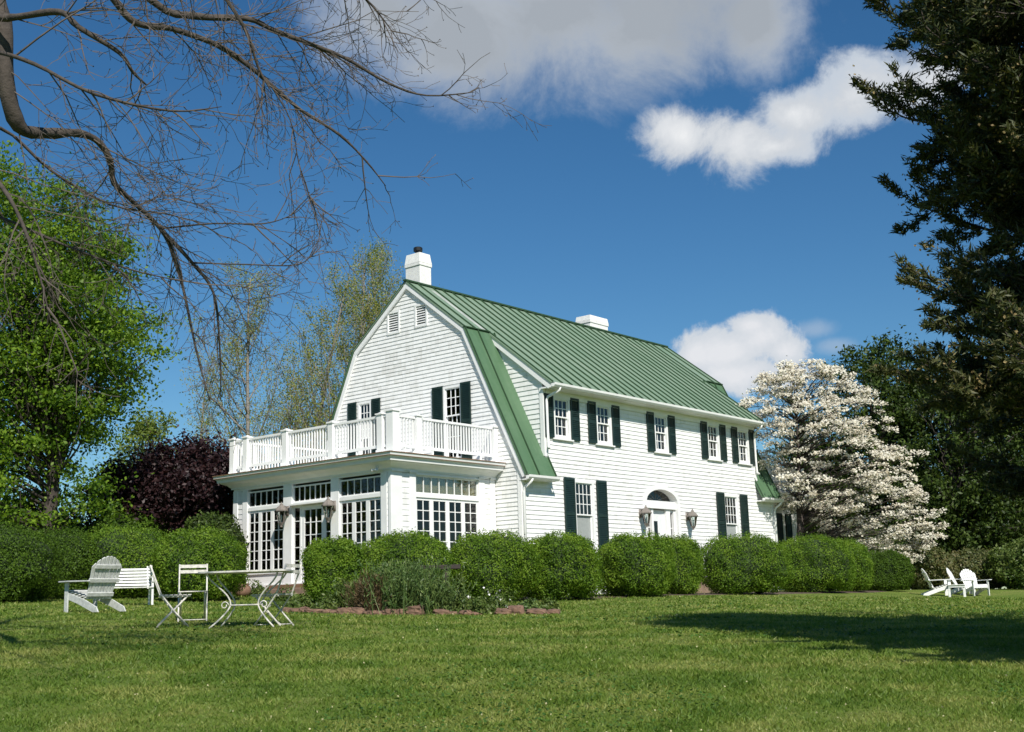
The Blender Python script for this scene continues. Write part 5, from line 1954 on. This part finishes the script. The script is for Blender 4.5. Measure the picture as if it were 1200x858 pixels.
# ---- the leafless tree leaning in from the left
def bare_tree():
    D0 = 10.6
    xy = gp(-95, D0)
    base = Vector(xy)
    t = thing('bare_tree', 'leafless tree reaching long bare branches in from the left edge', 'tree', base)
    rs = random.Random(4)
    B = np.array(base)

    def W_(px, py, dd=0.0):
        return Vector(at(px, py, D0 + dd) - B)
    trunk = [Vector((0, 0, -0.3)), W_(-92, 600), W_(-85, 400), W_(-70, 200), W_(-62, 20), W_(-50, -160), W_(-20, -330, 0.2), W_(20, -480, 0.4), W_(50, -640, 0.5)]
    b = MB()
    b.tube(trunk, [0.26, 0.2, 0.18, 0.16, 0.14, 0.11, 0.08, 0.05, 0.02], 12)
    b.build('trunk', MAT['bark_dark'], t, smooth=True, recalc=False)
    limbs = [
        # (points, start radius, end radius)
        ([W_(-56, -80), W_(-25, -40, -0.1), W_(2, 25, -0.3), W_(6, 95, -0.4), W_(22, 148, -0.3), W_(54, 156, -0.1), W_(91, 156, 0.1), W_(115, 166, 0.3), W_(129, 188, 0.4), W_(134, 215, 0.5), W_(155, 236, 0.7), W_(188, 268, 0.9), W_(204, 300, 1.0), W_(214, 335, 1.1), W_(231, 415, 1.2), W_(246, 470, 1.2)], 0.085, 0.010),
        ([W_(188, 268, 0.9), W_(225, 308, 1.0), W_(250, 343, 1.1), W_(257, 400, 1.2), W_(259, 470, 1.3)], 0.034, 0.006),
        ([W_(-62, 20), W_(-20, 22, -0.4), W_(20, 20, -0.6), W_(70, 14, -0.8), W_(92, 32, -0.9), W_(140, 62, -0.8), W_(156, 85, -0.7), W_(172, 100, -0.6)], 0.062, 0.012),
        ([W_(-50, -160), W_(20, -120, 0.3), W_(90, -60, 0.6), W_(134, 0, 0.8), W_(160, 27, 0.9), W_(203, 34, 1.0), W_(257, 54, 1.1), W_(290, 76, 1.2), W_(316, 98, 1.3), W_(354, 130, 1.4), W_(398, 158, 1.5), W_(430, 190, 1.6), W_(452, 218, 1.7)], 0.075, 0.007),
        ([W_(-40, -220), W_(60, -130, 0.6), W_(177, 0, 1.0), W_(230, 19, 1.1), W_(290, 22, 1.3), W_(322, 36, 1.4), W_(370, 54, 1.5), W_(408, 70, 1.6), W_(456, 98, 1.7), W_(500, 112, 1.8), W_(556, 108, 1.9)], 0.075, 0.006),
        ([W_(-20, -330, 0.2), W_(120, -200, -0.4), W_(230, -50, -0.5), W_(285, 30, -0.4), W_(303, 80, -0.3), W_(320, 110, -0.3)], 0.05, 0.006),
        ([W_(-20, -330, 0.2), W_(160, -230, 1.0), W_(300, -110, 1.4), W_(380, -40, 1.6), W_(430, 0, 1.8), W_(462, 40, 1.9)], 0.06, 0.006),
        ([W_(-70, 200), W_(-30, 190, -0.6), W_(10, 230, -1.0), W_(40, 300, -1.2), W_(60, 380, -1.3)], 0.045, 0.006),
        ([W_(-62, 60), W_(-10, 60, -0.8), W_(40, 75, -1.1), W_(110, 110, -1.2), W_(200, 130, -1.1), W_(260, 125, -1.0)], 0.04, 0.005),
        ([W_(-70, 160), W_(0, 150, 0.8), W_(60, 200, 1.0), W_(130, 240, 1.1), W_(190, 250, 1.2), W_(240, 262, 1.2)], 0.03, 0.005),
        ([W_(-75, 240), W_(0, 255, 0.3), W_(70, 285, 0.2), W_(150, 315, 0.2), W_(215, 330, 0.2)], 0.03, 0.005),
        ([W_(188, 268, 0.9), W_(250, 262, 1.0), W_(310, 262, 1.1), W_(345, 250, 1.2), W_(360, 235, 1.2)], 0.014, 0.004),
        ([W_(225, 308, 1.0), W_(290, 310, 1.0), W_(350, 310, 1.1), W_(372, 290, 1.1)], 0.012, 0.004),
        ([W_(316, 98, 1.3), W_(340, 140, 1.3), W_(350, 190, 1.3), W_(362, 230, 1.3), W_(380, 290, 1.3)], 0.012, 0.003),
    ]
    for pts, r0, r1 in limbs:
        sm = []
        for i in range(len(pts) - 1):              # smooth the polyline
            p_1 = pts[max(i - 1, 0)]
            p2, p3 = pts[i], pts[i + 1]
            p4 = pts[min(i + 2, len(pts) - 1)]
            for k in range(4):
                q = k / 4
                sm.append(0.5 * ((2 * p2) + (p3 - p_1) * q + (2 * p_1 - 5 * p2 + 4 * p3 - p4) * q * q + (3 * p2 - p_1 - 3 * p3 + p4) * q ** 3))
        sm.append(pts[-1])
        n = len(sm)
        b = MB()
        b.tube(sm, [(0.52 * (r0 * (1 - i / (n - 1)) ** 0.8 + r1) + (0.055 * max(0, 1 - i / (n * 0.42)) if r0 == 0.085 else 0)) * (1 + 0.08 * rs.gauss(0, 1)) for i in range(n)], 7)
        b.build('limb', MAT['bark_limb'], t, smooth=True, recalc=False)
        limb_pts.append((sm, r0))
    b = MB()
    buds = []

    def twig(p, d, L, r, lvl):
        n = 6 if lvl < 2 else 4
        pts = wiggle(p, d, L, n, 0.13, (0, 0, -0.25 if lvl == 0 else 0.1), rs)
        b.tube(pts, [max(0.0024, r * (1 - 0.75 * k / n)) for k in range(n + 1)], 4 if lvl == 0 else 3)
        if lvl < 2:
            m_ = int(L * (5 if lvl == 0 else 4.5)) + 1
            for _ in range(m_):
                q, dd = lerp_poly(pts, rs.uniform(0.15, 1.0))
                a = Vector((rs.gauss(0, 1), rs.gauss(0, 1), rs.gauss(0, 1)))
                a = (a - dd * a.dot(dd)).normalized()
                twig(q, dd * 0.8 + a * 0.75, L * rs.uniform(0.25, 0.5), r * 0.55, lvl + 1)
        else:
            buds.append(pts[-1])

    for sm, r0 in limb_pts:
        n = len(sm)
        Ltot = sum((sm[i + 1] - sm[i]).length for i in range(n - 1))
        for k in range(int(Ltot * 5.0)):
            q = rs.uniform(0.18, 1.0)
            p, d = lerp_poly(sm, q)
            a = Vector((rs.gauss(0, 1), rs.gauss(0, 1), rs.gauss(0, 1)))
            a = (a - d * a.dot(d)).normalized()
            twig(p, d * 0.85 + a * 0.75 + RGT * 0.08, rs.uniform(0.4, 1.6) * (1.15 - 0.55 * q), rs.uniform(0.0045, 0.0085), 0)
    b.build('twigs', MAT['bark_twig'], t, smooth=False, recalc=False)
    C = np.array(buds)
    np_mesh('buds', leaf_verts(C, 0.016 + 0.012 * RNG.random(len(C)), 0.5), 4, MAT['bark_twig'], t)


limb_pts = []
bare_tree()


# ---- the flower bed
def spiky(px, depth, h, rad, n, label, mat, name='lavender_bush', cat='plant', group=None, spread=0.75, w=0.018, seed=1, leaves=14):
    g = gp(px, depth)
    rs = np.random.default_rng(seed)
    t = thing(name, label, cat, g, 0, group)
    a = rs.uniform(0, 6.283, n)
    tilt = np.abs(rs.normal(size=n)) * spread * 0.55
    d = np.stack([np.sin(tilt) * np.cos(a), np.sin(tilt) * np.sin(a), np.cos(tilt)], -1)
    L = h * (0.65 + 0.4 * rs.random(n)) * (1 - 0.12 * tilt)
    p = np.stack([rs.normal(size=n) * rad * 0.35, rs.normal(size=n) * rad * 0.35, np.full(n, -0.02)], -1)
    side = np.cross(d, rs.normal(size=(n, 3)))
    side /= np.linalg.norm(side, axis=1, keepdims=True)
    tip = p + d * L[:, None]
    v = np.empty((n, 4, 3))
    v[:, 0] = p - side * w * 0.3
    v[:, 1] = p + side * w * 0.3
    v[:, 2] = tip + side * w * 0.15
    v[:, 3] = tip - side * w * 0.15
    np_mesh('stems', v.reshape(-1, 3), 4, MAT[mat], t)
    k = leaves
    q = 0.25 + 0.78 * rs.random((n, k))
    C = (p[:, None] + (tip - p)[:, None] * q[..., None]).reshape(-1, 3)
    C = C + rs.normal(size=C.shape) * 0.012
    al = np.repeat(d, k, axis=0) + rs.normal(size=C.shape) * 0.45
    np_mesh('foliage', leaf_verts(C, 0.07 + 0.06 * rs.random(len(C)), 0.20, None, 1.0, al), 4, MAT[mat], t)
    return t


spiky(478, 22.9, 1.02, 1.05, 620, 'big feathery grey green lavender bush in the middle of the flower bed', 'lavender_leaf', seed=2)
spiky(512, 22.8, 0.58, 0.5, 260, 'smaller lavender bush to the right of the big feathery one', 'lavender_leaf', seed=3)
spiky(432, 22.6, 0.78, 0.3, 220, 'tuft of dry brown grass left of the lavender bush', 'dry_grass', name='dry_grass_tuft', seed=4, leaves=9)
spiky(412, 23.8, 0.65, 0.4, 220, 'low green herb clump left of the dry brown tuft', 'herb_leaf', name='herb_plant', seed=5)
HP = 'low plants along the flower bed'
for i, (px, dpt, h, lab) in enumerate([(352, 23.6, 0.34, 'low herb at the left end of the stone edging'), (380, 23.3, 0.36, 'low herb behind the broken stones left of the dry tuft'), (498, 22.7, 0.42, 'leafy herb at the foot of the lavender bush'),
                                       (543, 23.0, 0.5, 'flowering herb between the lavender and the right boxwood'), (565, 22.4, 0.36, 'rounded herb spilling over the edging stones'), (585, 23.2, 0.55, 'taller herb in front of the boxwood under the side window'),
                                       (618, 23.2, 0.30, 'dark creeping herb above the right edging stones'), (642, 23.6, 0.30, 'last low herb at the right end of the flower bed'), (335, 25.5, 0.45, 'green weeds near the sunroom step'), (302, 30.8, 0.42, 'green weeds beside the brown clay pot')]):
    g = gp(px, dpt)
    t = thing('herb_plant', lab, 'plant', g, 0, HP)
    n = 1500
    rs = np.random.default_rng(60 + i)
    q = rs.normal(size=(n, 3))
    q /= np.linalg.norm(q, axis=1, keepdims=True)
    q[:, 2] = np.abs(q[:, 2])
    C = q * (rs.random(n) ** 0.5)[:, None] * np.array((h * 0.95, h * 0.85, h)) * (0.8 + 0.25 * np.sin(q[:, :1] * 5 + i))
    np_mesh('foliage', leaf_verts(C, 0.04 + 0.04 * rs.random(n), 0.5, q, 0.9), 4, MAT['herb_leaf' if i not in (6,) else 'lavender_leaf'], t)
    if i in (3, 5):
        k = rs.choice(n, 30)
        np_mesh('blossom', leaf_verts(C[k] * 1.1, 0.05, 0.9), 4, MAT['flower_white'], t)

# bare soil of the bed and of the strip under the boxwoods
def soil(pts, lift=0.02, name='soil'):
    b = MB()
    c = sum((Vector((p[0], p[1], 0)) for p in pts), Vector()) / len(pts)
    ringp = []
    for k in range(len(pts)):
        a, d = Vector((pts[k][0], pts[k][1], 0)), Vector((pts[(k + 1) % len(pts)][0], pts[(k + 1) % len(pts)][1], 0))
        for j in range(6):
            q = a.lerp(d, j / 6)
            ringp.append(q)
    rows = 6
    vs, fs = [], []
    m_ = len(ringp)
    for j in range(rows):
        for q in ringp:
            p = c.lerp(q, (j + 1) / rows)
            e = 0.08 * math.sin(p.x * 4 + p.y * 3) if j == rows - 1 else 0
            p = p + (q - c).normalized() * e
            vs.append((p.x, p.y, gz(p.x, p.y) + (lift if j < rows - 1 else -0.01)))
    for j in range(rows - 1):
        for k in range(m_):
            fs.append((j * m_ + k, j * m_ + (k + 1) % m_, (j + 1) * m_ + (k + 1) % m_, (j + 1) * m_ + k))
    fs.append(tuple(range(m_)))
    b.add(vs, fs)
    o = b.build(name, MAT['soil'], None, smooth=True)
    tag(o, kind='structure')


soil([gp(330, 22.9), gp(450, 22.2), gp(560, 22.2), gp(648, 23.0), gp(650, 25.6), gp(560, 26.6), gp(420, 26.0), gp(335, 25.2)], 0.03)
soil([gp(530, 28.0), gp(700, 30.6), gp(830, 34.4), gp(1020, 40.5), gp(1060, 44), gp(930, 41), gp(800, 36.5), gp(640, 32), gp(520, 30)], 0.02, 'border_soil')
# the edging stones
SG = 'edging stones of the flower bed'
sx = [(337, 0.20), (347, .22), (357, .20), (368, .30), (382, .26), (394, .24), (405, .30), (419, .28), (433, .24), (445, .26), (458, .25), (470, .22), (486, .30), (517, .24), (530, .20), (545, .22), (558, .18), (590, .26), (604, .34), (628, .30), (648, .22), (640, .16)]
look = ['low flat', 'rounded', 'broken', 'long flat', 'tilted', 'small', 'wide', 'rough', 'mossy', 'pale']
for i, (px, s) in enumerate(sx):
    dpt = 22.55 - 0.35 * math.sin((px - 335) / 320 * math.pi)
    g = gp(px, dpt)
    rs = random.Random(300 + i)
    bm = bmesh.new()
    bmesh.ops.create_cube(bm, size=1.0)
    bmesh.ops.subdivide_edges(bm, edges=bm.edges[:], cuts=3, use_grid_fill=True)
    hgt = s * rs.uniform(0.32, 0.66) if px != 486 else 0.19
    s *= rs.uniform(0.65, 0.95)
    for v in bm.verts:
        r = v.co.length
        k = 0.72 if px == 486 else 0.45
        v.co = v.co * (k + (1 - k) * 0.62 / max(r, 1e-3))
        v.co += Vector((rs.gauss(0, 0.04), rs.gauss(0, 0.04), rs.gauss(0, 0.05)))
        v.co = Vector((v.co.x * s * 1.25, v.co.y * s * 0.9, (v.co.z + 0.32) * hgt))
    me = bpy.data.meshes.new('edging_stone')
    bm.to_mesh(me)
    bm.free()
    me.materials.append(MAT['stone_red'])
    me.polygons.foreach_set('use_smooth', [False] * len(me.polygons))
    o = bpy.data.objects.new('edging_stone', me)
    COL.objects.link(o)
    o.location = g
    o.rotation_euler = (rs.gauss(0, 0.08), rs.gauss(0, 0.08), heading(1, 0) + rs.gauss(0, 0.3))
    if i == 0: lab = 'reddish edging stone at the left end of the row'
    elif px == 486: lab = 'square red brick block in the edging under the lavender bush'
    elif px == 648: lab = 'reddish edging stone at the right end of the row'
    else: lab = 'rough reddish edging stone along the front of the flower bed'
    tag(o, lab, 'stone', SG)


# far woodland so that no bare horizon shows
def far_wood():
    rs = np.random.default_rng(77)
    n = 900
    l = rs.uniform(-75, 85, n)
    d = rs.uniform(95, 125, n)
    f2, r2 = np.array(FWD)[:2], np.array(RGT)[:2]
    xy = CAM[:2] + d[:, None] * f2 + l[:, None] * r2
    z = ground(xy[:, 0], xy[:, 1]) + rs.uniform(0.5, 7.5, n)
    C = np.repeat(np.c_[xy, z], 45, axis=0) + rs.normal(size=(n * 45, 3)) * (1.4, 1.4, 1.0)
    o = np_mesh('far_woodland', leaf_verts(C, 0.5 + 0.5 * rs.random(len(C)), 0.7), 4, MAT['wood_far'])
    tag(o, 'far green woodland closing the view behind the garden', 'woodland', kind='stuff')


far_wood()
